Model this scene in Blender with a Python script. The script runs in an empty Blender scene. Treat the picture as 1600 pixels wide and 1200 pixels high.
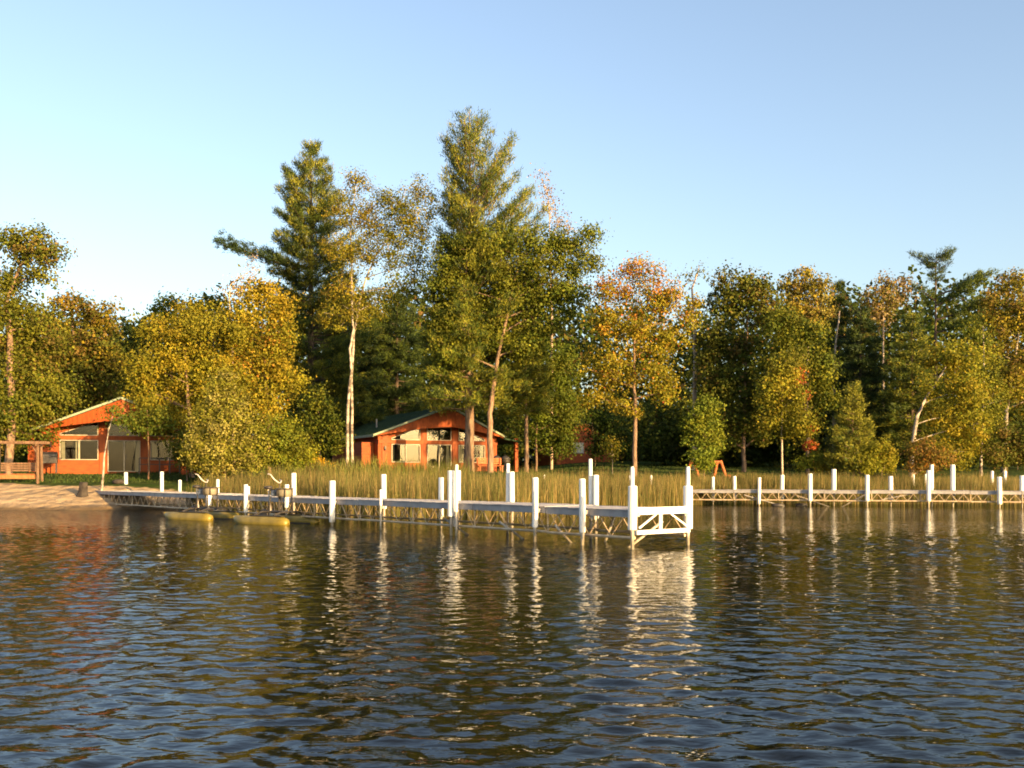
import bpy, math, random
import numpy as np
from mathutils import Vector, Matrix

scene = bpy.context.scene
# ------------------------------------------------------------------ camera, sky, sun, exposure
EYE, HORIZON, F = 1.7, 744.0, 1600.0           # eye height (m), horizon row and focal length in photo pixels
cam_d = bpy.data.cameras.new("camera"); cam = bpy.data.objects.new("camera", cam_d)
scene.collection.objects.link(cam); scene.camera = cam
cam_d.sensor_width = 36; cam_d.lens = 36; cam_d.clip_end = 6000; cam_d.clip_start = 0.1
cam_d.shift_y = (HORIZON - 600) / 1600
cam.location = (0, 0, EYE); cam.rotation_euler = (math.radians(90), 0, 0)

SUN_AZ, SUN_EL = math.radians(43), math.radians(10)     # behind the camera, to its right
sun_dir = Vector((math.sin(SUN_AZ) * math.cos(SUN_EL), -math.cos(SUN_AZ) * math.cos(SUN_EL), math.sin(SUN_EL)))
world = bpy.data.worlds.new("World"); scene.world = world; world.use_nodes = True
wn = world.node_tree.nodes; wl = world.node_tree.links
sky = wn.new("ShaderNodeTexSky"); sky.sky_type = 'NISHITA'; sky.sun_disc = False
sky.sun_elevation = SUN_EL; sky.sun_rotation = math.radians(180) - SUN_AZ
sky.air_density = 1.0; sky.dust_density = 3.2; sky.ozone_density = 1.2; sky.altitude = 300
hs = wn.new("ShaderNodeHueSaturation"); hs.inputs["Saturation"].default_value = 0.95; hs.inputs["Hue"].default_value = 0.506
wl.new(sky.outputs[0], hs.inputs["Color"]); wl.new(hs.outputs[0], wn["Background"].inputs[0]); wn["Background"].inputs[1].default_value = 0.135
sun_d = bpy.data.lights.new("sun", 'SUN'); sun = bpy.data.objects.new("sun", sun_d); scene.collection.objects.link(sun)
sun_d.energy = 5.0; sun_d.angle = math.radians(0.6); sun_d.color = (1.0, 0.63, 0.255)
sun.rotation_euler = (-sun_dir).to_track_quat('-Z', 'Y').to_euler()
scene.view_settings.view_transform = 'Standard'; scene.view_settings.look = 'None'
scene.view_settings.gamma = 1.0; scene.view_settings.exposure = 1.48; scene.view_settings.use_curve_mapping = False
cy = scene.cycles
cy.max_bounces = 6; cy.diffuse_bounces = 2; cy.glossy_bounces = 3; cy.transmission_bounces = 3; cy.transparent_max_bounces = 8
cy.caustics_reflective = False; cy.caustics_refractive = False
cy.use_denoising = True; cy.filter_width = 1.8

# ------------------------------------------------------------------ helpers
rng = np.random.default_rng(7)
random.seed(7)
COL = scene.collection.objects

def at(px, py, D):
    return Vector(((px - 800) / F * D, D, EYE + (HORIZON - py) / F * D))

def tag(o, label=None, cat=None, group=None, kind=None):
    if label: o["label"] = label
    if cat: o["category"] = cat
    if group: o["group"] = group
    if kind: o["kind"] = kind
    return o

def thing(name, label, cat, loc, rz=0.0, group=None):
    o = bpy.data.objects.new(name, None); o.empty_display_size = 0.3
    COL.link(o); o.location = loc; o.rotation_euler = (0, 0, rz)
    return tag(o, label, cat, group)

def link(name, me, mat, parent=None, smooth=False):
    if mat is not None and not me.materials: me.materials.append(mat)
    o = bpy.data.objects.new(name, me); COL.link(o)
    if parent is not None: o.parent = parent
    if smooth:
        me.polygons.foreach_set("use_smooth", np.ones(len(me.polygons), dtype=bool))
    return o

def np_mesh(name, V, Fc, col=None):
    """V (n,3), Fc (m,k) -> mesh, col (n,3) optional point colour"""
    me = bpy.data.meshes.new(name)
    V = np.ascontiguousarray(V, dtype=np.float32); Fc = np.ascontiguousarray(Fc, dtype=np.int32)
    m, k = Fc.shape
    me.vertices.add(len(V)); me.vertices.foreach_set("co", V.ravel())
    me.loops.add(m * k); me.loops.foreach_set("vertex_index", Fc.ravel())
    me.polygons.add(m)
    me.polygons.foreach_set("loop_start", np.arange(0, m * k, k, dtype=np.int32))
    if col is not None:
        a = me.color_attributes.new("Col", 'FLOAT_COLOR', 'POINT')
        c = np.ones((len(V), 4), dtype=np.float32); c[:, :3] = col
        a.data.foreach_set("color", c.ravel())
    me.update(calc_edges=True)
    return me

class MB:
    """collects boxes, bars, tubes and polygons into one mesh"""
    def __init__(s): s.v = []; s.f = []
    def box(s, x0, x1, y0, y1, z0, z1):
        b = len(s.v)
        s.v += [(x, y, z) for z in (z0, z1) for x, y in ((x0, y0), (x1, y0), (x1, y1), (x0, y1))]
        s.f += [[b + i for i in q] for q in ((3, 2, 1, 0), (4, 5, 6, 7), (0, 1, 5, 4), (1, 2, 6, 5), (2, 3, 7, 6), (3, 0, 4, 7))]
        return s
    def prism(s, pts, off):
        """polygon pts extruded by vector off"""
        b = len(s.v); n = len(pts); off = Vector(off)
        s.v += [tuple(p) for p in pts] + [tuple(Vector(p) + off) for p in pts]
        s.f.append([b + i for i in range(n)][::-1]); s.f.append([b + n + i for i in range(n)])
        s.f += [[b + i, b + (i + 1) % n, b + n + (i + 1) % n, b + n + i] for i in range(n)]
        return s
    def tube(s, pts, rad, n=8, cap=True):
        pts = [Vector(p) for p in pts]
        if not hasattr(rad, '__len__'): rad = [rad] * len(pts)
        b = len(s.v)
        for i, p in enumerate(pts):
            d = (pts[min(i + 1, len(pts) - 1)] - pts[max(i - 1, 0)]).normalized()
            a = d.cross(Vector((0.31, 0.95, 0.05))) if abs(d.z) > 0.9 else d.cross(Vector((0, 0, 1)))
            a.normalize(); c = d.cross(a)
            for k in range(n):
                t = 2 * math.pi * k / n
                s.v.append(tuple(p + rad[i] * (a * math.cos(t) + c * math.sin(t))))
        for i in range(len(pts) - 1):
            for k in range(n):
                s.f.append([b + i * n + k, b + i * n + (k + 1) % n, b + (i + 1) * n + (k + 1) % n, b + (i + 1) * n + k])
        if cap:
            s.f.append([b + k for k in range(n)][::-1]); s.f.append([b + (len(pts) - 1) * n + k for k in range(n)])
        return s
    def bar(s, p, q, w, h):
        """rectangular bar from p to q, w across, h in its other direction"""
        p = Vector(p); q = Vector(q); d = (q - p).normalized()
        a = d.cross(Vector((0, 0, 1))) if abs(d.z) < 0.95 else d.cross(Vector((0, 1, 0)))
        a.normalize(); c = a.cross(d)
        b = len(s.v)
        for e in (p, q):
            for x, y in ((-1, -1), (1, -1), (1, 1), (-1, 1)): s.v.append(tuple(e + a * x * w / 2 + c * y * h / 2))
        s.f += [[b + i for i in t] for t in ((3, 2, 1, 0), (4, 5, 6, 7), (0, 1, 5, 4), (1, 2, 6, 5), (2, 3, 7, 6), (3, 0, 4, 7))]
        return s
    def lathe(s, prof, n=16, c=(0, 0, 0), axis=None):
        b = len(s.v); M = axis or Matrix.Identity(3)
        for r, z in prof:
            for k in range(n):
                t = 2 * math.pi * k / n
                s.v.append(tuple(Vector(c) + M @ Vector((r * math.cos(t), r * math.sin(t), z))))
        for i in range(len(prof) - 1):
            for k in range(n):
                s.f.append([b + i * n + k, b + i * n + (k + 1) % n, b + (i + 1) * n + (k + 1) % n, b + (i + 1) * n + k])
        s.f.append([b + k for k in range(n)][::-1]); s.f.append([b + (len(prof) - 1) * n + k for k in range(n)])
        return s
    def build(s, name, mat, parent=None, smooth=False, bevel=0):
        me = bpy.data.meshes.new(name); me.from_pydata(s.v, [], s.f); me.update()
        o = link(name, me, mat, parent, smooth)
        if bevel:
            m = o.modifiers.new("bevel", 'BEVEL'); m.width = bevel; m.segments = 2; m.limit_method = 'ANGLE'
        return o

# ------------------------------------------------------------------ materials
def new_mat(name):
    m = bpy.data.materials.new(name); m.use_nodes = True
    return m, m.node_tree.nodes, m.node_tree.links, m.node_tree.nodes["Principled BSDF"]

def mat(name, c1, c2=None, rough=0.7, scale=4.0, stretch=(1, 1, 1), bump=0.0, bscale=None, metal=0.0, lo=0.35, hi=0.65, spec=0.4, detail=6):
    m, N, L, P = new_mat(name)
    P.inputs["Roughness"].default_value = rough; P.inputs["Metallic"].default_value = metal
    P.inputs["Specular IOR Level"].default_value = spec
    tc = N.new("ShaderNodeTexCoord"); mp = N.new("ShaderNodeMapping"); mp.inputs["Scale"].default_value = stretch
    L.new(tc.outputs["Object"], mp.inputs[0])
    no = N.new("ShaderNodeTexNoise"); no.inputs["Scale"].default_value = scale; no.inputs["Detail"].default_value = detail
    L.new(mp.outputs[0], no.inputs["Vector"])
    rp = N.new("ShaderNodeValToRGB"); rp.color_ramp.elements[0].position = lo; rp.color_ramp.elements[1].position = hi
    rp.color_ramp.elements[0].color = (*c1, 1); rp.color_ramp.elements[1].color = (*(c2 or c1), 1)
    L.new(no.outputs["Fac"], rp.inputs[0]); L.new(rp.outputs[0], P.inputs["Base Color"])
    if bump:
        n2 = N.new("ShaderNodeTexNoise"); n2.inputs["Scale"].default_value = bscale or scale * 3; n2.inputs["Detail"].default_value = 5
        L.new(mp.outputs[0], n2.inputs["Vector"])
        b = N.new("ShaderNodeBump"); b.inputs["Strength"].default_value = bump; b.inputs["Distance"].default_value = 0.05
        L.new(n2.outputs["Fac"], b.inputs["Height"]); L.new(b.outputs[0], P.inputs["Normal"])
    return m

def leaf_mat(name, transl=0.3, rough=0.6, spec=0.12):
    m, N, L, P = new_mat(name)
    at_ = N.new("ShaderNodeAttribute"); at_.attribute_name = "Col"
    P.inputs["Roughness"].default_value = rough; P.inputs["Specular IOR Level"].default_value = spec
    L.new(at_.outputs["Color"], P.inputs["Base Color"])
    t = N.new("ShaderNodeBsdfTranslucent"); mx = N.new("ShaderNodeMixShader"); mx.inputs[0].default_value = transl
    L.new(at_.outputs["Color"], t.inputs[0])
    L.new(P.outputs[0], mx.inputs[1]); L.new(t.outputs[0], mx.inputs[2])
    L.new(mx.outputs[0], N["Material Output"].inputs[0])
    return m

M_LEAF = leaf_mat("leaf_mat", 0.36)
M_NEEDLE = leaf_mat("needle_mat", 0.12, 0.6, 0.2)
M_REED = leaf_mat("reed_mat", 0.25, 0.6, 0.2)
M_BARK = mat("bark_mat", (0.10, 0.065, 0.045), (0.30, 0.20, 0.13), 0.9, 3, (3, 3, 0.6), 0.9, 6)
M_BARKDK = mat("bark_dark_mat", (0.05, 0.035, 0.025), (0.14, 0.10, 0.07), 0.9, 3, (3, 3, 0.6), 0.8, 6)
M_BIRCH = mat("birch_bark_mat", (0.09, 0.07, 0.055), (0.44, 0.38, 0.31), 0.7, 1.3, (1.5, 1.5, 1.8), 0.4, 5, lo=0.40, hi=0.58)
M_PINK = mat("pale_twig_mat", (0.38, 0.27, 0.20), (0.52, 0.38, 0.28), 0.8, 3)
M_DEAD = mat("dead_wood_mat", (0.30, 0.22, 0.16), (0.5, 0.42, 0.33), 0.85, 2, (2, 2, 0.6), 0.4)
M_WHITE = mat("white_sleeve_mat", (0.68, 0.66, 0.62), (0.84, 0.83, 0.80), 0.45, 2.5, (1, 1, 0.5), lo=0.25, hi=0.5)
M_PIPE = mat("galvanised_pipe_mat", (0.34, 0.30, 0.26), (0.56, 0.52, 0.46), 0.5, 5, (1, 1, 0.4), metal=0.2)
M_DECK = mat("grey_deck_mat", (0.27, 0.265, 0.28), (0.37, 0.36, 0.37), 0.65, 3, (1, 1, 1), 0.15)
M_TRUSS = mat("sunlit_truss_mat", (0.42, 0.30, 0.18), (0.62, 0.50, 0.34), 0.6, 6)  # golden sunlight on the rods is put into this pale warm colour
M_DARKMETAL = mat("dark_metal_mat", (0.025, 0.022, 0.022), (0.05, 0.045, 0.04), 0.5, 6)
M_GREY = mat("grey_plastic_mat", (0.25, 0.26, 0.28), (0.35, 0.36, 0.38), 0.5, 4)
M_YELLOW = mat("yellow_hull_mat", (0.17, 0.13, 0.018), (0.25, 0.19, 0.03), 0.35, 3, bump=0.05)
M_SEAT = mat("tan_seat_mat", (0.15, 0.13, 0.09), (0.23, 0.20, 0.14), 0.6, 4)
M_ROOF = mat("green_roof_mat", (0.020, 0.042, 0.024), (0.036, 0.066, 0.040), 0.85, 5, bump=0.2, spec=.12)
M_FASCIA = mat("sage_fascia_mat", (0.24, 0.29, 0.20), (0.30, 0.35, 0.25), 0.6, 4)
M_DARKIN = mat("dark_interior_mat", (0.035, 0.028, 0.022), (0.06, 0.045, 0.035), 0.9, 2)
M_CURTAIN = mat("curtain_mat", (0.50, 0.46, 0.36), (0.62, 0.58, 0.47), 0.9, 6, (6, 6, 0.3), 0.3)
M_FRAME = mat("window_frame_mat", (0.36, 0.31, 0.23), (0.46, 0.40, 0.31), 0.5, 4)
M_TIMBER = mat("timber_mat", (0.10, 0.055, 0.03), (0.18, 0.105, 0.06), 0.8, 3, (4, 4, 0.6), 0.4)
M_REDLOG = mat("red_log_mat", (0.33, 0.09, 0.03), (0.46, 0.15, 0.05), 0.75, 3, (4, 4, 0.6), 0.4)
M_STONE = mat("stone_mat", (0.025, 0.02, 0.018), (0.06, 0.05, 0.04), 0.95, 4, bump=0.8)

def waterline_stain(m):
    # green-brown tide mark where the lake wets the lowest part of a post
    N, L = m.node_tree.nodes, m.node_tree.links; P = N["Principled BSDF"]
    tc = N.new("ShaderNodeTexCoord"); sp = N.new("ShaderNodeSeparateXYZ"); L.new(tc.outputs["Object"], sp.inputs[0])
    no = N.new("ShaderNodeTexNoise"); no.inputs["Scale"].default_value = 7; L.new(tc.outputs["Object"], no.inputs["Vector"])
    ad = N.new("ShaderNodeMath"); ad.operation = 'MULTIPLY_ADD'; ad.inputs[1].default_value = .5; L.new(no.outputs[0], ad.inputs[0]); L.new(sp.outputs[2], ad.inputs[2])
    mr = N.new("ShaderNodeMapRange"); mr.inputs[1].default_value = .38; mr.inputs[2].default_value = .62; mr.inputs[3].default_value = .75; mr.inputs[4].default_value = 0; L.new(ad.outputs[0], mr.inputs[0])
    mx = N.new("ShaderNodeMix"); mx.data_type = 'RGBA'; L.new(mr.outputs[0], mx.inputs[0])
    old = P.inputs["Base Color"].links[0].from_socket; L.new(old, mx.inputs[6]); mx.inputs[7].default_value = (.13, .11, .06, 1); L.new(mx.outputs[2], P.inputs["Base Color"])
waterline_stain(M_WHITE); waterline_stain(M_PIPE)

def siding_mat(name, c1, c2):
    m = mat(name, c1, c2, 0.7, 2.2, (1, 1, 3))
    N, L = m.node_tree.nodes, m.node_tree.links; P = N["Principled BSDF"]
    tc = N.new("ShaderNodeTexCoord"); sp = N.new("ShaderNodeSeparateXYZ"); L.new(tc.outputs["Object"], sp.inputs[0])
    md = N.new("ShaderNodeMath"); md.operation = 'MULTIPLY'; md.inputs[1].default_value = 1 / 0.2
    fr = N.new("ShaderNodeMath"); fr.operation = 'FRACT'
    L.new(sp.outputs[2], md.inputs[0]); L.new(md.outputs[0], fr.inputs[0])
    b = N.new("ShaderNodeBump"); b.inputs["Strength"].default_value = 0.6; b.inputs["Distance"].default_value = 0.03; b.invert = True
    L.new(fr.outputs[0], b.inputs["Height"]); L.new(b.outputs[0], P.inputs["Normal"])
    return m
M_SIDING = siding_mat("cedar_siding_mat", (0.23, 0.042, 0.004), (0.31, 0.062, 0.006))
M_TRIM = mat("cedar_trim_mat", (0.24, 0.045, 0.004), (0.32, 0.066, 0.007), 0.65, 3, (3, 3, 0.8))

def glass_mat():
    m, N, L, P = new_mat("window_glass_mat")
    N.remove(P)
    fr = N.new("ShaderNodeFresnel"); fr.inputs[0].default_value = 1.55
    ad = N.new("ShaderNodeMath"); ad.operation = 'MULTIPLY_ADD'; ad.inputs[1].default_value = 0.6; ad.inputs[2].default_value = 0.0
    L.new(fr.outputs[0], ad.inputs[0])
    t = N.new("ShaderNodeBsdfTransparent"); t.inputs[0].default_value = (0.85, 0.87, 0.85, 1)
    g = N.new("ShaderNodeBsdfGlossy"); g.inputs["Roughness"].default_value = 0.02
    mx = N.new("ShaderNodeMixShader"); L.new(ad.outputs[0], mx.inputs[0]); L.new(t.outputs[0], mx.inputs[1]); L.new(g.outputs[0], mx.inputs[2])
    L.new(mx.outputs[0], N["Material Output"].inputs[0])
    return m
M_GLASS = glass_mat()

def ground_mat():
    m, N, L, P = new_mat("ground_mat")
    P.inputs["Roughness"].default_value = 0.95; P.inputs["Specular IOR Level"].default_value = 0.1
    tc = N.new("ShaderNodeTexCoord")
    def noise(s, d=6):
        n = N.new("ShaderNodeTexNoise"); n.inputs["Scale"].default_value = s; n.inputs["Detail"].default_value = d
        L.new(tc.outputs["Object"], n.inputs["Vector"]); return n
    def ramp(src, c1, c2, a, b):
        r = N.new("ShaderNodeValToRGB"); r.color_ramp.elements[0].position = a; r.color_ramp.elements[1].position = b
        r.color_ramp.elements[0].color = (*c1, 1); r.color_ramp.elements[1].color = (*c2, 1); L.new(src, r.inputs[0]); return r
    g = ramp(noise(0.9).outputs[0], (0.022, 0.046, 0.008), (0.06, 0.078, 0.015), 0.35, 0.68)
    s = ramp(noise(1.8, 8).outputs[0], (0.33, 0.235, 0.135), (0.45, 0.335, 0.21), 0.3, 0.7)
    a = N.new("ShaderNodeAttribute"); a.attribute_name = "sand"
    nn = noise(1.6)
    mm = N.new("ShaderNodeMath"); mm.operation = 'MULTIPLY_ADD'; mm.inputs[1].default_value = 0.5; mm.inputs[2].default_value = -0.25
    L.new(nn.outputs[0], mm.inputs[0])
    ad = N.new("ShaderNodeMath"); ad.operation = 'ADD'; L.new(a.outputs["Fac"], ad.inputs[0]); L.new(mm.outputs[0], ad.inputs[1])
    st = N.new("ShaderNodeMapRange"); st.inputs[1].default_value = 0.42; st.inputs[2].default_value = 0.58; L.new(ad.outputs[0], st.inputs[0])
    mx = N.new("ShaderNodeMix"); mx.data_type = 'RGBA'
    L.new(st.outputs[0], mx.inputs[0]); L.new(g.outputs[0], mx.inputs[6]); L.new(s.outputs[0], mx.inputs[7])
    wa = N.new("ShaderNodeAttribute"); wa.attribute_name = "wet"
    mw = N.new("ShaderNodeMix"); mw.data_type = 'RGBA'; L.new(wa.outputs["Fac"], mw.inputs[0]); L.new(mx.outputs[2], mw.inputs[6]); mw.inputs[7].default_value = (.17, .115, .06, 1)
    L.new(mw.outputs[2], P.inputs["Base Color"])
    b = N.new("ShaderNodeBump"); b.inputs["Strength"].default_value = 1.0; b.inputs["Distance"].default_value = 0.22
    vo = N.new("ShaderNodeTexVoronoi"); vo.inputs["Scale"].default_value = 1.7; vo.feature = 'SMOOTH_F1'; L.new(tc.outputs["Object"], vo.inputs["Vector"])
    hm = N.new("ShaderNodeMath"); hm.operation = 'MULTIPLY_ADD'; hm.inputs[1].default_value = .45; L.new(noise(7, 8).outputs[0], hm.inputs[0]); L.new(vo.outputs["Distance"], hm.inputs[2])
    L.new(hm.outputs[0], b.inputs["Height"]); L.new(b.outputs[0], P.inputs["Normal"])
    return m

def water_mat():
    m, N, L, P = new_mat("lake_water_mat")
    P.inputs["Base Color"].default_value = (0.006, 0.006, 0.003, 1); P.inputs["Roughness"].default_value = 1.0; P.inputs["Specular IOR Level"].default_value = 0
    gl = N.new("ShaderNodeBsdfGlossy"); gl.inputs["Color"].default_value = (.80, .82, .84, 1); gl.inputs["Roughness"].default_value = .02
    fr = N.new("ShaderNodeFresnel"); fr.inputs[0].default_value = 1.30
    mxs = N.new("ShaderNodeMixShader"); L.new(fr.outputs[0], mxs.inputs[0]); L.new(P.outputs[0], mxs.inputs[1]); L.new(gl.outputs[0], mxs.inputs[2]); L.new(mxs.outputs[0], N["Material Output"].inputs[0])
    tc = N.new("ShaderNodeTexCoord")
    def layer(rot, sc, scale, detail):
        mp = N.new("ShaderNodeMapping"); mp.inputs["Rotation"].default_value = (0, 0, math.radians(rot)); mp.inputs["Scale"].default_value = sc
        L.new(tc.outputs["Object"], mp.inputs[0])
        n = N.new("ShaderNodeTexNoise"); n.inputs["Scale"].default_value = scale; n.inputs["Detail"].default_value = detail
        n.inputs["Roughness"].default_value = 0.5
        L.new(mp.outputs[0], n.inputs["Vector"]); return n
    a = layer(10, (0.55, 1.0, 1), 5.0, 3.0)
    b = N.new("ShaderNodeBump"); b.inputs["Strength"].default_value = 1.0; b.inputs["Distance"].default_value = 0.017
    sp = N.new("ShaderNodeSeparateXYZ"); L.new(tc.outputs["Object"], sp.inputs[0])
    mr = N.new("ShaderNodeMapRange"); mr.inputs[1].default_value = 28; mr.inputs[2].default_value = 40; mr.inputs[3].default_value = 0.017; mr.inputs[4].default_value = 0.026
    L.new(sp.outputs[1], mr.inputs[0]); L.new(mr.outputs[0], b.inputs["Distance"])
    L.new(a.outputs[0], b.inputs["Height"]); L.new(b.outputs[0], gl.inputs["Normal"]); L.new(b.outputs[0], fr.inputs["Normal"])
    return m

# ------------------------------------------------------------------ terrain and lake
SHX = [-400, -60, -32, -24, -19, -15, -8, 0, 6, 12, 25, 40, 80, 400]
SHY = [44, 48, 50, 51, 52, 52, 52, 54, 58, 62, 65, 68, 70, 72]
def shore(x): return np.interp(x, SHX, SHY)
def gz(x, y):
    d = y - shore(x)
    base = np.interp(d, [-30, -12, 0, 2, 6, 14], [-2.5, -1.2, 0.0, 0.45, 1.25, 1.9])
    right = np.clip((x - 0.0) / 8.0, 0, 1)
    base = base + right * np.clip(d - 14, 0, 80) * 0.042 + (1 - right) * np.clip(d - 34, 0, 60) * 0.03
    base = base + np.where(d > 1, 0.06 * np.sin(x * 0.8 + 1.1 * np.sin(y * 0.5)) * np.sin(y * 0.7), 0)
    return base

def build_ground():
    xs = np.concatenate([np.array([-3000, -1500, -700, -350, -200, -140, -100, -80]), np.arange(-66, 66.1, 1.0), np.array([80, 100, 140, 200, 350, 700, 1500, 3000])])
    ys = np.concatenate([np.array([-600, -200, -60, 0, 20, 30]), np.arange(36, 100, 0.8), np.array([105, 112, 120, 130, 150, 200, 300, 500, 900, 1600, 3000])])
    X, Y = np.meshgrid(xs, ys)
    Z = gz(X, Y)
    V = np.stack([X, Y, Z], -1).reshape(-1, 3)
    nx, ny = len(xs), len(ys)
    I = np.arange(nx * ny).reshape(ny, nx)
    Fc = np.stack([I[:-1, :-1], I[:-1, 1:], I[1:, 1:], I[1:, :-1]], -1).reshape(-1, 4)
    me = np_mesh("ground", V, Fc)
    d = (Y - shore(X)).ravel(); x = X.ravel()
    s = np.clip((5.6 + np.clip((-24 - x) * 0.18, -6, 1.5) - d) / 2.0 + 0.5, 0, 1) * np.clip((np.where(d < 2.2, -13.5, -17.5) - x) / 2 + 0.5, 0, 1)
    s = np.maximum(s, np.where(d < -0.3, 0.75, 0))
    wet = np.clip((0.95 - d) / .5, 0, 1) * (x < -15)
    a = me.attributes.new("wet", 'FLOAT', 'POINT'); a.data.foreach_set("value", wet.astype(np.float32))
    a = me.attributes.new("sand", 'FLOAT', 'POINT'); a.data.foreach_set("value", s.astype(np.float32))
    tag(link("ground", me, ground_mat(), smooth=True), kind="structure")
build_ground()

def waves(X, Y, lam_min):
    r = np.random.default_rng(3); Z = np.zeros_like(X)
    for i in range(70):
        lam = 0.15 * (3.8) ** (r.random() ** 1.1)
        th = math.radians((-66, -92, -128, -28, -110, -154)[i % 6]) + r.normal(0, 0.32)
        k = 2 * math.pi / lam; ph = r.random() * 6.28
        amp = 0.0025 * lam ** 0.95
        if lam < lam_min: continue
        Z += amp * np.sin(k * (X * math.cos(th) + Y * math.sin(th)) + ph)
    # slow gusts: patches of calmer and rougher water
    G = 0.8 + 0.45 * np.sin(X * 0.23 + 1.3 * np.sin(Y * 0.17)) * np.sin(Y * 0.29 + X * 0.07)
    return Z * G * np.clip((40.0 - Y) / 12.0, 0, 1)      # short waves become fine relief in the material farther out

def build_lake():
    parts = []
    def patch(x0, x1, y0, y1, st, lam):
        xs = np.linspace(x0, x1, int(round((x1 - x0) / st)) + 1); ys = np.linspace(y0, y1, int(round((y1 - y0) / st)) + 1)
        X, Y = np.meshgrid(xs, ys); Z = waves(X, Y, lam) if lam else np.zeros_like(X)
        I = np.arange(X.size).reshape(X.shape)
        parts.append((np.stack([X, Y, Z], -1).reshape(-1, 3), np.stack([I[:-1, :-1], I[:-1, 1:], I[1:, 1:], I[1:, :-1]], -1).reshape(-1, 4)))
    patch(-9, 9, 3, 15, 0.05, 0.15)
    patch(-24, -9, 3, 15, 0.12, 0.4); patch(9, 24, 3, 15, 0.12, 0.4)
    patch(-20, 20, 15, 40, 0.085, 0.2); patch(-24, -20, 15, 40, 0.4, 1.5); patch(20, 24, 15, 40, 0.4, 1.5)
    patch(-60, -24, 3, 40, 0.5, 1.5); patch(24, 60, 3, 40, 0.5, 1.5)
    patch(-60, 60, 40, 76, 0.5, 1.5)
    patch(-60, 60, -40, 3, 2, 0); patch(-600, -60, -40, 76, 20, 0); patch(60, 600, -40, 76, 20, 0); patch(-600, 600, -640, -40, 60, 0)
    off = 0; Vs = []; Fs = []
    for v, f in parts: Vs.append(v); Fs.append(f + off); off += len(v)
    me = np_mesh("lake_water", np.concatenate(Vs), np.concatenate(Fs))
    tag(link("lake_water", me, water_mat(), smooth=True), kind="structure")
build_lake()

# ------------------------------------------------------------------ cabins
ROOF_EAVE, ROOF_RIDGE, HALF = 2.72, 4.85, 4.8
def roofz(u): return ROOF_RIDGE - (ROOF_RIDGE - ROOF_EAVE) / 5.3 * abs(u)

def window(t, u0, u1, z0, z1, y=0.0, curtains=(), name="window", mull=1, slope=False):
    """window in the lake front (plane y = 0, outwards is -y); slope: top edge follows the roof"""
    top = (lambda u: min(z1, roofz(u) - 0.75)) if slope else (lambda u: z1)
    P = [(u0, z0), (u1, z0), (u1, top(u1)), (u0, top(u0))]
    w = MB(); fw = 0.05
    for i in range(4):
        a, b = P[i], P[(i + 1) % 4]
        if (Vector(a) - Vector(b)).length > 0.05:
            w.bar((a[0], y - 0.03, a[1]), (b[0], y - 0.03, b[1]), 0.09 if i % 2 == 0 else fw, fw if i % 2 == 0 else 0.09)
    for k in range(1, mull + 1):
        u = u0 + (u1 - u0) * k / (mull + 1)
        w.bar((u, y - 0.02, z0), (u, y - 0.02, top(u)), 0.06, 0.07)
    o = w.build(name, M_FRAME, t)
    g = MB(); g.prism([(u, y + 0.02, z) for u, z in P], (0, 0.012, 0)); g.build("pane", M_GLASS, o)
    for a, b in curtains:
        c = MB(); n = 14; ua = u0 + (u1 - u0) * a; ub = u0 + (u1 - u0) * b
        for i in range(n):
            q0, q1 = ua + (ub - ua) * i / n, ua + (ub - ua) * (i + 1) / n
            d0, d1 = 0.16 + 0.05 * (i % 2), 0.16 + 0.05 * ((i + 1) % 2)
            bb = len(c.v); c.v += [(q0, y + d0, z0), (q1, y + d1, z0), (q1, y + d1, top(q1)), (q0, y + d0, top(q0))]; c.f.append([bb, bb + 1, bb + 2, bb + 3])
        c.build("curtain", M_CURTAIN, o)
    return o

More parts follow.
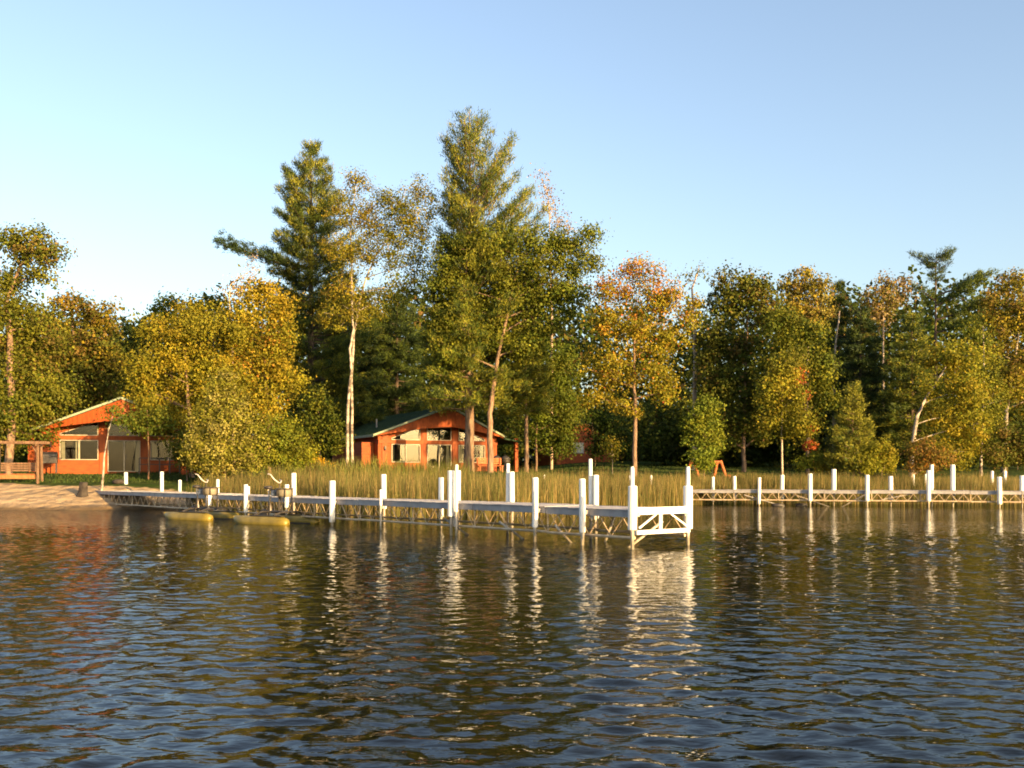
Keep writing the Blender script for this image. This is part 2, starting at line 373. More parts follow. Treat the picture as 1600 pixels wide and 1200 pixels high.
def cabin(name, label, px, D, yaw, floor, depth=12.0, left_wing=True):
    base = at(px, 744, D); base.z = floor
    t = thing(name, label, "cabin", base, yaw)
    holes = [(-3.75, -1.55, 0.85, 2.15), (-0.95, 0.95, 0.06, 2.15), (1.6, 3.75, 0.85, 2.15)]
    # front wall, built round its openings (clerestory above 2.45)
    w = MB()
    def wall_poly(u0, u1, z0, z1a, z1b): w.prism([(u0, 0, z0), (u1, 0, z0), (u1, 0, z1b), (u0, 0, z1a)], (0, 0.14, 0))
    us = [-HALF, -3.75, -1.55, -0.95, 0.95, 1.6, 3.75, HALF]
    for i in range(7):
        a, b = us[i], us[i + 1]
        hole = [h for h in holes if abs(h[0] - a) < 1e-6]
        if not hole:
            za, zb = roofz(a) - 0.1, roofz(b) - 0.1
            w.prism([(a, 0, -0.4), (b, 0, -0.4), (b, 0, zb), (a, 0, za)], (0, 0.14, 0))
        else:
            h = hole[0]
            if h[2] > 0.1: w.prism([(a, 0, -0.4), (b, 0, -0.4), (b, 0, h[2]), (a, 0, h[2])], (0, 0.14, 0))
            else: w.prism([(a, 0, -0.4), (b, 0, -0.4), (b, 0, h[2]), (a, 0, h[2])], (0, 0.14, 0))
            w.prism([(a, 0, 2.15), (b, 0, 2.15), (b, 0, 2.5), (a, 0, 2.5)], (0, 0.14, 0))
            ct = lambda u: min(3.45, roofz(u) - 0.75)
            pts = [(a, ct(a)), (b, ct(b)), (b, roofz(b) - 0.1)] + ([(0, roofz(0) - 0.1)] if a < 0 < b else []) + [(a, roofz(a) - 0.1)]
            w.prism([(u, 0, z) for u, z in pts], (0, 0.14, 0))
    w.build("front_wall", M_SIDING, t)
    for s in (-1, 1):
        sw = MB(); sw.box(min(s * HALF, s * (HALF - 0.14)), max(s * HALF, s * (HALF - 0.14)), 0.143, depth, -0.4, roofz(HALF) - 0.1); sw.build("side_wall", M_SIDING, t)
    bw = MB(); bw.prism([(-HALF + .15, depth - .14, -.4), (HALF - .15, depth - .14, -.4), (HALF - .15, depth - .14, roofz(HALF) - .1), (0, depth - .14, roofz(0) - .1), (-HALF + .15, depth - .14, roofz(HALF) - .1)], (0, .13, 0)); bw.build("back_wall", M_SIDING, t)
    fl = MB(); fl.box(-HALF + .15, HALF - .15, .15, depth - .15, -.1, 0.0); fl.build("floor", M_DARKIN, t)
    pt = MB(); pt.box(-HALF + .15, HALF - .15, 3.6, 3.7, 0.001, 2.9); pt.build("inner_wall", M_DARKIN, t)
    # posts of the glazed front, a touch proud
    for u in (-4.3, -1.25, 1.275, 4.3):
        p = MB(); p.box(u - 0.2, u + 0.2, -0.06, -0.002, -0.3, roofz(u) - 0.16); p.build("facade_post", M_TRIM, t)
    hb = MB(); hb.box(-HALF, HALF, -0.1, -0.063, 2.2, 2.46); hb.build("header_beam", M_TRIM, t)
    window(t, *holes[0][:2], 0.85, 2.15, curtains=((0.02, 0.12), (0.40, 0.52)), mull=1)
    d = window(t, *holes[1][:2], 0.06, 2.15, curtains=((0.84, 0.98),), name="sliding_door", mull=1)
    hd = MB(); hd.box(0.1, 0.14, -0.11, -0.06, 0.9, 1.25); hd.build("handle", M_DARKMETAL, d)
    window(t, *holes[2][:2], 0.85, 2.15, curtains=((0.03, 0.16), (0.86, 0.97)), mull=1)
    for h in holes: window(t, h[0], h[1], 2.5, 3.45, name="clerestory_window", mull=0, slope=True)
    # roof: prow gable, ridge runs 2.1 m out over the front, eaves 0.55 m
    oe, orr = 0.55, 2.1
    roof = None
    for s in (-1, 1):
        r = MB()
        top = [(0, -orr, ROOF_RIDGE + .1), (s * 5.3, -oe, ROOF_EAVE + .1), (s * 5.3, depth + .5, ROOF_EAVE + .1), (0, depth + .5, ROOF_RIDGE + .1)]
        if s < 0: top = top[::-1]
        r.prism(top, (0, 0, -0.14))
        o = r.build("roof", M_ROOF, t)
        roof = roof or o
        # standing seams up the slope
        for k in range(24):
            y = 0.1 + k * 0.5
            q = MB(); q.bar((s * 0.08, y, ROOF_RIDGE + .1 - .4 * .08), (s * 5.28, y, ROOF_EAVE + .11), 0.04, 0.05); q.build("roof_seam", M_ROOF, o)
        f = MB(); f.bar((0, -orr - .03, ROOF_RIDGE + .06), (s * 5.33, -oe - .03, ROOF_EAVE + .06), 0.05, 0.14); f.build("fascia", M_FASCIA, o)
        e = MB(); e.bar((s * 5.33, -oe, ROOF_EAVE + .03), (s * 5.33, depth + .5, ROOF_EAVE + .03), 0.05, 0.18); e.build("eave_board", M_FASCIA, o)
        # boarded panel hanging under the prow edge
        def edge(u): return -orr + (orr - oe) * abs(u) / 5.3
        nb = 18
        for k in range(nb):
            a, b = 5.2 * k / nb, 5.2 * (k + 1) / nb - 0.012
            def low(u): return 3.42 - 0.09 * (u / 5.2) - 0.62 * (u / 5.2) ** 1.5
            g = MB()
            pts = [(s * a, edge(a) + .03, low(a)), (s * b, edge(b) + .03, low(b)), (s * b, edge(b) + .03, roofz(b) - .05), (s * a, edge(a) + .03, roofz(a) - .05)]
            if s < 0: pts = pts[::-1]
            g.prism(pts, (0, 0.05 + 0.012 * (k % 2), 0)); g.build("gable_board", M_TRIM, t)
    vp = MB(); vp.tube([(-3.4, 4.5, roofz(3.4)), (-3.4, 4.5, roofz(3.4) + .75)], 0.06, 8); vp.build("vent_pipe", M_PIPE, roof)
    if left_wing:
        b = MB(); b.box(-HALF - 0.95, -HALF - 0.004, 0.9, 4.2, -0.4, 2.3); b.build("side_closet", M_SIDING, t)
    l = MB(); l.box(-4.36, -4.24, -0.2, -0.063, 1.78, 2.0); l.lathe([(.03, 0), (.08, .02), (.05, .14)], 8, (-4.3, -.15, 1.68)); l.build("wall_lamp", M_DARKMETAL, t)
    return t

c1 = cabin("cabin", "orange-red cedar cabin behind the sandy beach at the left", 194, 65, math.radians(16), 1.95); c1.scale = (1, 1, .93)
c2 = cabin("cabin", "orange cedar cabin with green roof behind the two trunks and reeds", 686, 77, math.radians(26), 1.90)
# porch rail and terrace of the left cabin
def railing(t, u0, u1, y):
    r = MB(); r.box(u0, u1, y - .03, y + .03, 0.92, 0.98); r.build("top_rail", M_DARKMETAL, t)
    r = MB(); r.box(u0, u1, y - .02, y + .02, 0.5, 0.55); r.build("mid_rail", M_DARKMETAL, t)
    n = 4
    for k in range(n + 1):
        u = u0 + (u1 - u0) * k / n
        p = MB(); p.box(u - .035, u + .035, y - .036, y + .036, -.3, 0.92); p.build("rail_post", M_DARKMETAL, t)
railing(c1, 1.0, 3.4, -1.4)
r = MB(); r.box(3.5, 4.9, -1.5, -1.42, -.3, 0.95); r.build("porch_parapet", M_SIDING, c1)
r = MB(); r.box(4.9, 4.98, -1.5, -0.1, -.3, 0.95); r.build("porch_parapet", M_SIDING, c1)
for q in (c1, c2):
    r = MB(); r.box(5.9, 6.15, -1.0, -0.75, -.4, 2.7); r.build("porch_post", M_TRIM, q)
    r = MB(); r.prism([(4.9, -1.2, 2.6), (6.4, -1.2, 2.35), (6.4, -1.2, 2.47), (4.9, -1.2, 2.72)], (0, 4.5, 0)); r.build("porch_roof", M_ROOF, q)

# the third cabin far back between the trees
def back_cabin():
    b = at(912, 744, 104); b.z = float(gz(b.x, b.y)) + 0.1
    t = thing("back_cabin", "small dark-roofed red cabin half hidden behind the green tree and maple", "cabin", b, math.radians(20))
    w = MB(); w.box(-3, 3, 0, 6, -.4, 2.5); w.build("wall", M_SIDING, t)
    g = MB(); g.prism([(-3, .002, 2.5), (3, .002, 2.5), (0, .002, 4.0)], (0, .12, 0)); g.build("gable", M_SIDING, t)
    for s in (-1, 1):
        pts = [(0, -.6, 4.2), (s * 3.6, -.6, 2.4), (s * 3.6, 6.6, 2.4), (0, 6.6, 4.2)]
        r = MB(); r.prism(pts if s > 0 else pts[::-1], (0, 0, -.12)); r.build("roof", M_ROOF, t)
    f = MB(); f.box(-1.2, 0.0, -.06, -.002, .8, 1.9); o = f.build("window", M_FRAME, t)
    p = MB(); p.box(-1.1, -.1, -.075, -.063, .9, 1.8); p.build("pane", M_CURTAIN, o)
    d = MB(); d.box(1.0, 1.9, -.05, -.003, 0, 2.05); d.build("door", M_TRIM, t)
back_cabin()

# ------------------------------------------------------------------ docks
DECK_Z = 0.90
def dock(name, label, A, B, width, nsec, posts, z=DECK_Z, back=1.0, truss=True, depth=0.48, end_frame=False, braces=()):
    """A, B: ends of the edge nearest the camera; width is laid off to the far side"""
    A = Vector((A[0], A[1], 0)); B = Vector((B[0], B[1], 0))
    u = (B - A).normalized(); v = Vector((-u.y, u.x, 0)) * back
    if v.y < 0: v = -v
    t = thing(name, label, "dock", A)
    L = (B - A).length
    W = lambda s, w, zz: (u * s + v * w) + Vector((0, 0, zz))
    for i in range(nsec):
        s0, s1 = L * i / nsec + 0.012, L * (i + 1) / nsec - 0.012
        dz = random.uniform(-.012, .012)
        m = MB()
        m.prism([W(s0, 0, z - .16 + dz), W(s1, 0, z - .16 + dz), W(s1, 0.06, z - .16 + dz), W(s0, 0.06, z - .16 + dz)], (0, 0, .15))
        m.prism([W(s0, width - .06, z - .16 + dz), W(s1, width - .06, z - .16 + dz), W(s1, width, z - .16 + dz), W(s0, width, z - .16 + dz)], (0, 0, .15))
        sec = m.build("deck_frame", M_DECK, t)
        npl = 14
        for k in range(npl):
            a, b = s0 + (s1 - s0) * k / npl + .006, s0 + (s1 - s0) * (k + 1) / npl - .006
            p = MB(); q = z + dz + random.uniform(-.004, .004)
            p.prism([W(a, -.02, q - .008), W(b, -.02, q - .008), W(b, width + .02, q - .008), W(a, width + .02, q - .008)], (0, 0, .03)); p.build("plank", M_DECK, sec)
        if truss:
            for w_ in (0.05, width - 0.05):
                m = MB(); zb = z - .16 - depth + dz; zt = z - .17 + dz
                m.tube([W(s0, w_, zb), W(s1, w_, zb)], .038, 6)
                nn = 4
                for k in range(nn):
                    a, b, c = s0 + (s1 - s0) * k / nn, s0 + (s1 - s0) * (k + .5) / nn, s0 + (s1 - s0) * (k + 1) / nn
                    m.tube([W(a, w_, zb), W(b, w_, zt)], .013, 5); m.tube([W(b, w_, zt), W(c, w_, zb)], .013, 5)
                m.tube([W(s0 + .02, w_, zb), W(s0 + .02, w_, zt)], .022, 5)
                m.build("truss", M_TRUSS, sec)
    for p in posts:
        edge, px, ytop, ybot, wpx = p[:5]
        w_ = -.16 if edge == 'f' else width + .14
        # the point of that edge seen at px
        o = A + v * w_; k = (px - 800) / F
        s = (k * o.y - o.x) / (u.x - k * u.y)
        q = o + u * s; D = q.y
        zt = EYE + (HORIZON - ytop) / F * D
        zb = EYE + (HORIZON - ybot) / F * D if ybot else z - .55
        rad = wpx / F * D / 2
        q = q - A
        m = MB(); lean = Vector((random.uniform(-.012, .012), random.uniform(-.012, .012), 0)) * (zt - zb)
        m.tube([q + Vector((0, 0, zb)), q + Vector((0, 0, zb + .03)), q + lean + Vector((0, 0, zt - .02)), q + lean + Vector((0, 0, zt))], [rad * .96, rad, rad, rad * .8], 14)
        po = m.build("post", M_WHITE, t, smooth=False)
        m = MB(); m.tube([q + Vector((0, 0, -1.2)), q + Vector((0, 0, zb + .05))], min(.045, rad * .8), 8); m.build("pipe", M_PIPE, po)
        if len(p) > 5:                       # a thinner pipe standing up out of the sleeve
            zz = EYE + (HORIZON - p[5]) / F * D
            m = MB(); m.tube([q + Vector((0, 0, zt - .1)), q + Vector((0, 0, zz - .06)), q + Vector((0, 0, zz))], [rad * .45, rad * .45, rad * .3], 10); m.build("pole", M_WHITE, po)
        if wpx >= 8:                          # clamp that holds the sleeve to the deck edge
            m = MB(); c = q + v * (0.1 if edge == 'f' else -.08)
            m.prism([c + u * -.07 - v * .08 + Vector((0, 0, z - .14)), c + u * .07 - v * .08 + Vector((0, 0, z - .14)), c + u * .07 + v * .08 + Vector((0, 0, z - .14)), c - u * .07 + v * .08 + Vector((0, 0, z - .14))], (0, 0, .1)); m.build("bracket", M_PIPE, po)
    for (s0, w0, z0, s1, w1, z1) in braces:
        m = MB(); m.tube([W(s0, w0, z0), W(s1, w1, z1)], .035, 7); m.build("brace", M_PIPE, t)
    if end_frame:                             # white braced frame across the outer end
        m = MB(); x = L + .08; zt = z - .02; zb = z - .52
        m.bar(W(x, 0, zt), W(x, width, zt), .07, .17); m.build("end_rail", M_WHITE, t)
        m = MB(); m.bar(W(x, 0, zb), W(x, width, zb), .07, .10); m.build("end_rail", M_WHITE, t)
        m = MB(); m.bar(W(x, width * .45, zb + .05), W(x, width * .45, zt - .085), .08, .08); m.build("end_upright", M_WHITE, t)
        for a, b in ((.05, .36), (.95, .64)):
            m = MB(); m.bar(W(x, width * a, zb + .1), W(x, width * b, zt - .09), .04, .04); m.build("end_brace", M_WHITE, t)
    return t

A1, B1 = (-22.9, 55.8), (2.85, 24.0)
L1 = math.hypot(B1[0] - A1[0], B1[1] - A1[1])
posts1 = [('f', 326, 767, 790, 9), ('f', 384, 757, 800, 6.5), ('f', 448, 757, 793, 7), ('f', 519, 751, 816, 9.5), ('f', 595, 765, 790, 4.5),
          ('f', 705, 735, 807, 11), ('f', 713, 726, 800, 5), ('f', 836, 746, 824, 9.5), ('f', 910, 748, 832, 10), ('f', 988, 759, 828, 14.5, 729),
          ('r', 197, 738, 772, 5.5), ('r', 253, 737, 773, 5.5), ('r', 281, 750, 775, 5), ('r', 340, 749, 778, 5), ('r', 388, 760, 780, 4.5), ('r', 459, 739, 782, 7.5), ('r', 600, 741, 795, 8),
          ('r', 689, 746, 808, 8), ('r', 717, 735, 795, 5), ('r', 793, 724, 800, 5.5), ('r', 800, 737, 795, 8.5), ('r', 923, 717, 812, 6), ('r', 931, 742, 812, 9), ('r', 1075, 759, 826, 14.5, 729)]
br1 = [(L1 - 5.2, .1, .45, L1 - 3.9, .6, -.4), (L1 - 2.9, .1, .45, L1 - 2.2, .5, -.4), (L1 - .2, 1.2, .6, L1 - .6, -.1, -.3), (L1 - 2.4, 1.8, .75, L1 - 2.1, .9, -.4), (L1 - 7.8, .1, .45, L1 - 6.5, .7, -.4)]
dk1 = dock("dock", "long pale dock with white posts reaching out from the beach toward the camera", A1, B1, 1.86, 13, posts1, end_frame=True, braces=br1)
m = MB(); uu = (Vector((*B1, 0)) - Vector((*A1, 0))).normalized(); q = uu * (L1 - 7.2)
m.prism([q + Vector((-.12, -.1, .25)), q + Vector((.12, -.1, .25)), q + Vector((.12, .1, .25)), q + Vector((-.12, .1, .25))], (0, 0, .42)); m.build("hanging_bracket", M_GREY, dk1)

A2, B2 = ((1012 - 800) / F * 60.5, 60.5), ((1680 - 800) / F * 53.0, 53.0)
posts2 = [('r', 1114, 745, 783, 4.5), ('r', 1148, 744, 783, 5), ('f', 1186, 746, 788, 5), ('r', 1222, 742, 783, 6), ('f', 1266, 740, 783, 6.5), ('r', 1303, 733, 772, 7), ('f', 1355, 742, 783, 6.5),
          ('r', 1392, 744, 783, 6.5), ('f', 1451, 735, 783, 6.5), ('r', 1456, 726, 770, 5.5), ('r', 1489, 726, 775, 7), ('f', 1562, 745, 788, 7), ('r', 1597, 743, 778, 7), ('f', 1655, 743, 788, 7)]
L2 = math.hypot(B2[0] - A2[0], B2[1] - A2[1])
br2 = [(5.6, -.05, .62, 8.3, -.05, -.15), (8.2, .4, .7, 10.6, .4, -.15), (12.2, .2, .72, 10.6, .2, -.2), (13.0, .2, .4, 14.6, .2, .75)]
dock("dock", "second dock with white posts crossing in front of the reeds at the right", A2, B2, 1.3, 9, posts2, depth=0.4, braces=br2)
A3, B3 = ((1478 - 800) / F * 66.5, 66.5), ((1690 - 800) / F * 65, 65)
dock("boardwalk", "short dark boardwalk in the reeds behind the second dock", A3, B3, 1.2, 3, [('f', 1550, 736, 762, 5), ('r', 1570, 736, 757, 5), ('f', 1655, 738, 760, 5)], z=1.16, truss=False)
for px, y0, D, lab in ((850, 741, 57, "thin white stake in the reeds right of the big pine trunks"), (984, 742, 57, "thin pale stake in the reeds beside the maple trunk"), (1017, 742, 59, "short white stake in the reeds between the maple and the log swing"),
                       (1427, 741, 64, "left of two thin white stakes by the yellow birch"), (1446, 740, 64, "right of two thin white stakes by the yellow birch")):
    p = at(px, y0, D); z0 = float(gz(p.x, p.y))
    m = MB(); h = p.z - z0 + .4; m.tube([(0, 0, -.4), (.02, 0, h - .5), (.02, 0, h - .42)], [.06, .06, .035], 8)
    o = m.build("stake", M_WHITE); o.location = (p.x, p.y, z0); tag(o, lab, "stake", "stakes in the reeds")
for px, py, D, lab in ((1216, 787, 58, "dark float on the water left, under the second dock"), (1252, 786.5, 58.5, "dark float on the water right, under the second dock")):
    p = at(px, py, D); m = MB(); m.lathe([(.05, -.12), (.2, -.1), (.25, 0), (.2, .09), (.05, .12)], 12)
    o = m.build("float", M_DARKMETAL, smooth=True); o.location = (p.x, p.y, .05); o.scale = (1.5, .8, 1); tag(o, lab, "float", "floats under the second dock")

# ------------------------------------------------------------------ water bikes
def water_bike(label, px, D, yaw):
    p = at(px, 744, D); t = thing("water_bike", label, "water bike", (p.x, p.y, 0), yaw, "water bikes moored at the dock")
    Lh, R = 1.45, .24
    for s in (-1, 1):
        m = MB(); n = 14
        st = [(-Lh + .1, .04, .0), (-Lh + .12, .4, 0), (-Lh + .2, .72, 0), (-Lh + .36, .93, 0), (-.8, 1, 0), (.5, 1, 0), (.95, .9, .03), (1.25, .62, .09), (1.42, .25, .16)]
        b = len(m.v)
        for x, k, up in st:
            for i in range(n):
                a = 2 * math.pi * i / n
                cy_, cz = math.cos(a), math.sin(a)
                m.v.append((x, s * .72 + R * k * math.copysign(abs(cy_) ** .8, cy_), .06 + up + R * .95 * k * math.copysign(abs(cz) ** .8, cz)))
        for j in range(len(st) - 1):
            for i in range(n): m.f.append([b + j * n + i, b + j * n + (i + 1) % n, b + (j + 1) * n + (i + 1) % n, b + (j + 1) * n + i])
        m.f.append([b + i for i in range(n)]); m.f.append([b + (len(st) - 1) * n + i for i in range(n)][::-1])
        h = m.build("pontoon", M_YELLOW, t, smooth=True)
        d = MB(); d.box(-1.1, .5, s * .72 - .1, s * .72 + .1, .285, .315); d.build("tread_strip", M_DARKMETAL, h, bevel=.01)
        d = MB(); d.box(-1.2, .9, s * .72 - s * .245 - .012, s * .72 - s * .245 + .012, .0, .04); d.build("rub_strip", M_DARKMETAL, h)
    for x in (-.65, .35):
        m = MB(); m.tube([(x, -.75, .31), (x, -.4, .42), (x, .4, .42), (x, .75, .31)], .035, 8); m.build("cross_tube", M_DARKMETAL, t)
    m = MB(); m.tube([(-.8, 0, .42), (.7, 0, .42)], .04, 8); m.build("keel_tube", M_DARKMETAL, t)
    for x, y in ((-.55, .24), (-.55, -.24), (.1, .24), (.1, -.24)):
        m = MB(); m.tube([(x, y, .42), (x * .9 - .03, y, .98)], .022, 6); m.build("leg", M_DARKMETAL, t)
    # bucket seat with padded back inside its tubular ring
    m = MB(); m.lathe([(.05, .96), (.24, .96), (.28, 1.0), (.29, 1.27), (.27, 1.27), (.26, 1.06), (.05, 1.04)], 14, (-.42, 0, 0)); se = m.build("seat", M_SEAT, t, smooth=True)
    for k in range(6):
        a = k * math.pi / 3 + .3; m = MB(); m.tube([(-.42 + .25 * math.cos(a), .25 * math.sin(a), .95), (-.42 + .305 * math.cos(a), .305 * math.sin(a), 1.0), (-.42 + .31 * math.cos(a), .31 * math.sin(a), 1.26)], .02, 5); m.build("seat_stay", M_DARKMETAL, se)
    m = MB()
    ring = [(-.42 + .31 * math.cos(a), .31 * math.sin(a), 1.25) for a in np.linspace(0, 2 * math.pi, 17)]
    m.tube(ring, .022, 6, cap=False); m.build("seat_ring", M_DARKMETAL, se)
    m = MB(); m.tube([(-.15, .25, 1.22), (.12, .25, 1.2), (.12, -.25, 1.2), (-.15, -.25, 1.22)], .02, 6); m.build("side_frame", M_DARKMETAL, t)
    m = MB(); m.box(-.05, .1, -.2, .2, .98, 1.19); m.build("console", M_GREY, t, bevel=.04)
    m = MB(); m.lathe([(.02, 0), (.14, .02), (.17, .07), (.12, .12), (.03, .13)], 12, (.42, 0, 1.22)); sd = m.build("saddle", M_DARKMETAL, t, smooth=True)
    m = MB(); m.tube([(.42, 0, 1.24), (.30, 0, .42)], .03, 8); m.build("seat_post", M_PIPE, t)
    m = MB(); m.tube([(-.12, 0, .45), (-.16, 0, 1.45)], .022, 8); st_ = m.build("steering_stem", M_DARKMETAL, t)
    m = MB(); m.tube([(.12, .30, 1.78), (.02, .27, 1.76), (-.08, .18, 1.58), (-.16, .04, 1.46), (-.16, -.04, 1.46), (-.08, -.16, 1.54), (.05, -.2, 1.56)], .024, 8); m.build("handlebar", M_PIPE, st_)
    m = MB(); m.lathe([(.03, -.07), (.2, -.06), (.22, 0), (.2, .06), (.03, .07)], 14, (.62, 0, .3), Matrix.Rotation(math.pi / 2, 3, 'X')); m.build("drive_housing", M_DARKMETAL, t)
    m = MB(); m.tube([(.62, 0, .3), (.62, 0, -.3)], .06, 8); m.build("drive_leg", M_DARKMETAL, t)
    for s in (-1, 1):
        m = MB(); m.bar((.3, s * .1, .5), (.3 + s * .12, s * .1, .5 + s * .12), .03, .03); m.box(.25 + s * .12, .37 + s * .12, s * .12 - .01, s * .12 + .09, .49 + s * .12, .52 + s * .12); m.build("pedal", M_DARKMETAL, t)
    return t
water_bike("yellow twin-hull water bike moored nearer the beach, behind the other one", 318, 40.5, math.radians(180 + -34))
water_bike("yellow twin-hull water bike nearest the camera, beside the tall dock post", 432, 36.8, math.radians(180 + -34))

# ------------------------------------------------------------------ garden things
def arbor():
    b = at(28, 744, 57.5); b.z = float(gz(b.x, b.y))
    t = thing("arbor_swing", "weathered timber arbor with slatted bench on the lawn at the left edge", "swing", b, math.radians(12))
    for x in (-1.15, 1.15):
        for y in (-.5, .5):
            m = MB(); m.tube([(x, y, -.2), (x * .97, y * .8, 2.05)], .085, 8); m.build("post", M_TIMBER, t)
        m = MB(); m.bar((x * .97, -.75, 2.1), (x * .97, .75, 2.1), .1, .14); m.build("side_beam", M_TIMBER, t)
        m = MB(); m.bar((x * .75, -.4, 2.05), (x * .98, -.4, 1.55), .07, .07); m.build("knee_brace", M_TIMBER, t)
    for y in (-.4, .4):
        m = MB(); m.bar((-1.6, y, 2.24), (1.6, y, 2.24), .1, .14); m.build("top_beam", M_TIMBER, t)
    for k in range(4):
        m = MB(); m.box(-.95, .95, .22 + .015 * k, .25 + .015 * k, .62 + .13 * k, .72 + .13 * k); m.build("back_slat", M_TIMBER, t)
    for k in range(4):
        m = MB(); m.box(-.95, .95, -.3 + .13 * k, -.2 + .13 * k, .45, .48); m.build("seat_slat", M_REDLOG, t)
    for x in (-.9, .9):
        m = MB(); m.tube([(x, -.1, .48), (x, 0, 2.18)], .012, 5); m.build("chain", M_DARKMETAL, t)
    m = MB(); m.box(-1.0, 1.0, -.34, -.31, .2, .42); m.build("front_board", M_REDLOG, t)
arbor()

def log_swing():
    b = at(1106, 744, 67); b.z = float(gz(b.x, b.y))
    t = thing("log_swing_frame", "red-brown log A-frame swing beside the bright green bush", "swing frame", b, math.radians(5))
    for x, s in ((-1.0, 1), (.75, 1)):
        for q in (-1, 1):
            m = MB(); m.tube([(x + q * .55 + (.12 if x > 0 else -.05), -.3 * q, -.2), (x + q * .1, 0, 1.72)], .09, 8); m.build("leg", M_REDLOG, t)
    m = MB(); m.tube([(-1.15, 0, 1.62), (.95, 0, 1.62)], .1, 8); m.build("beam", M_REDLOG, t)
    for x in (-.5, .3):
        m = MB(); m.tube([(x, 0, .5), (x, 0, 1.55)], .012, 5); m.build("chain", M_DARKMETAL, t)
    m = MB(); m.box(-.6, .4, -.2, .2, .44, .5); m.build("seat", M_TIMBER, t)
    p = at(1139, 744, 66); m = MB(); m.tube([(0, 0, -.3), (0, 0, 1.05)], .12, 10); o = m.build("log_post", M_REDLOG)
    o.location = (p.x, p.y, float(gz(p.x, p.y))); tag(o, "short upright log post right of the log swing", "post")
log_swing()

def grill(label, px, D):
    b = at(px, 744, D); b.z = float(gz(b.x, b.y)) + .02
    t = thing("grill", label, "grill", b, random.uniform(-.3, .3))
    m = MB(); m.lathe([(.12, .62), (.26, .68), (.32, .8), (.33, .9)], 14); m.build("bowl", M_DARKMETAL, t, smooth=True)
    m = MB(); m.lathe([(.335, .905), (.32, 1.02), (.24, 1.13), (.1, 1.19), (.03, 1.2)], 14); l = m.build("lid", M_DARKMETAL, t, smooth=True)
    m = MB(); m.tube([(-.08, 0, 1.19), (-.08, 0, 1.25), (.08, 0, 1.25), (.08, 0, 1.19)], .015, 6); m.build("handle", M_DARKMETAL, l)
    for k in range(3):
        a = k * 2.1; m = MB(); m.tube([(.2 * math.cos(a), .2 * math.sin(a), .7), (.34 * math.cos(a), .34 * math.sin(a), 0)], .018, 6); m.build("leg", M_DARKMETAL, t)
grill("black kettle grill left, on the terrace right of the central cabin", 776, 71.5)
grill("black kettle grill right, by the porch post of the central cabin", 790, 71.8)

def gas_grill():
    b = at(77, 744, 62.6); b.z = 1.93
    t = thing("grill_cart", "dark covered grill cart in front of the left cabin's wall", "grill", b, math.radians(16))
    m = MB(); m.box(-.45, .45, -.28, .28, .55, .95); m.build("body", M_DARKMETAL, t, bevel=.03)
    m = MB(); m.prism([(-.46, -.29, .955), (-.46, .29, .955), (-.46, .25, 1.2), (-.46, -.1, 1.25), (-.46, -.27, 1.1)], (.92, 0, 0)); m.build("lid", M_DARKMETAL, t, bevel=.02)
    for x in (-.4, .4):
        for y in (-.22, .22):
            m = MB(); m.box(x - .03, x + .03, y - .03, y + .03, -.02, .55); m.build("leg", M_DARKMETAL, t)
    m = MB(); m.box(.47, .75, -.2, .2, .85, .89); m.build("side_shelf", M_DARKMETAL, t)
gas_grill()

def bench():
    b = at(766, 744, 70.3); b.z = float(gz(b.x, b.y))
    t = thing("garden_bench", "red wooden bench between the tree trunks and the kettle grills", "bench", b, math.radians(20))
    for k in range(3):
        m = MB(); m.box(-.9, .9, -.25 + .17 * k, -.1 + .17 * k, .44, .48); m.build("seat_slat", M_REDLOG, t)
        m = MB(); m.box(-.9, .9, .27, .30, .58 + .15 * k, .70 + .15 * k); m.build("back_slat", M_REDLOG, t)
    for x in (-.8, .8):
        m = MB(); m.box(x - .04, x + .04, -.25, -.17, -.05, .44); m.build("leg", M_REDLOG, t)
        m = MB(); m.box(x - .04, x + .04, .18, .265, -.05, 1.0); m.build("leg", M_REDLOG, t)
bench()

def blob(name, label, cat, px, D, sx, sy, sz, mat_):
    b = at(px, 744, D); b.z = float(gz(b.x, b.y))
    m = MB(); n, k = 14, 8; b0 = 0
    r = random.Random(px)
    for j in range(k + 1):
        ph = math.pi * j / k
        for i in range(n):
            a = 2 * math.pi * i / n; q = 1 + r.uniform(-.12, .12)
            m.v.append((sx * q * math.sin(ph) * math.cos(a), sy * q * math.sin(ph) * math.sin(a), sz * q * math.cos(ph)))
    for j in range(k):
        for i in range(n): m.f.append([j * n + i, (j + 1) * n + i, (j + 1) * n + (i + 1) % n, j * n + (i + 1) % n])
    o = m.build(name, mat_, smooth=True); o.location = (b.x, b.y, b.z + sz * .5); tag(o, label, cat)
def stump():
    b = at(130, 744, 54.2); b.z = float(gz(b.x, b.y)); r = random.Random(4); m = MB(); n = 13
    rows = ((-.2, .34), (0, .30), (.2, .24), (.45, .22), (.68, .23), (.74, .17), (.70, .05)); j0 = [r.uniform(-.2, .2) for _ in range(n)]
    for z, rad in rows:
        for i in range(n):
            a = 2 * math.pi * i / n; q = 1 + j0[i] + r.uniform(-.07, .07); m.v.append((rad * q * math.cos(a) + .08 * z, rad * q * math.sin(a), z + .05 * j0[i]))
    for j in range(len(rows) - 1):
        for i in range(n): m.f.append([j * n + i, j * n + (i + 1) % n, (j + 1) * n + (i + 1) % n, (j + 1) * n + i])
    m.f.append([(len(rows) - 1) * n + i for i in range(n)])
    o = m.build("tree_stump", M_STONE, smooth=True); o.location = b; tag(o, "dark weathered stump on the sand at the landward end of the dock", "stump")
stump()
blob("boulder", "small low dark rock on the grass just behind the dock's landward end", "boulder", 186, 57.5, .4, .25, .16, M_STONE)

# ------------------------------------------------------------------ vegetation
def unit(a): return a / (np.linalg.norm(a, axis=-1, keepdims=True) + 1e-9)

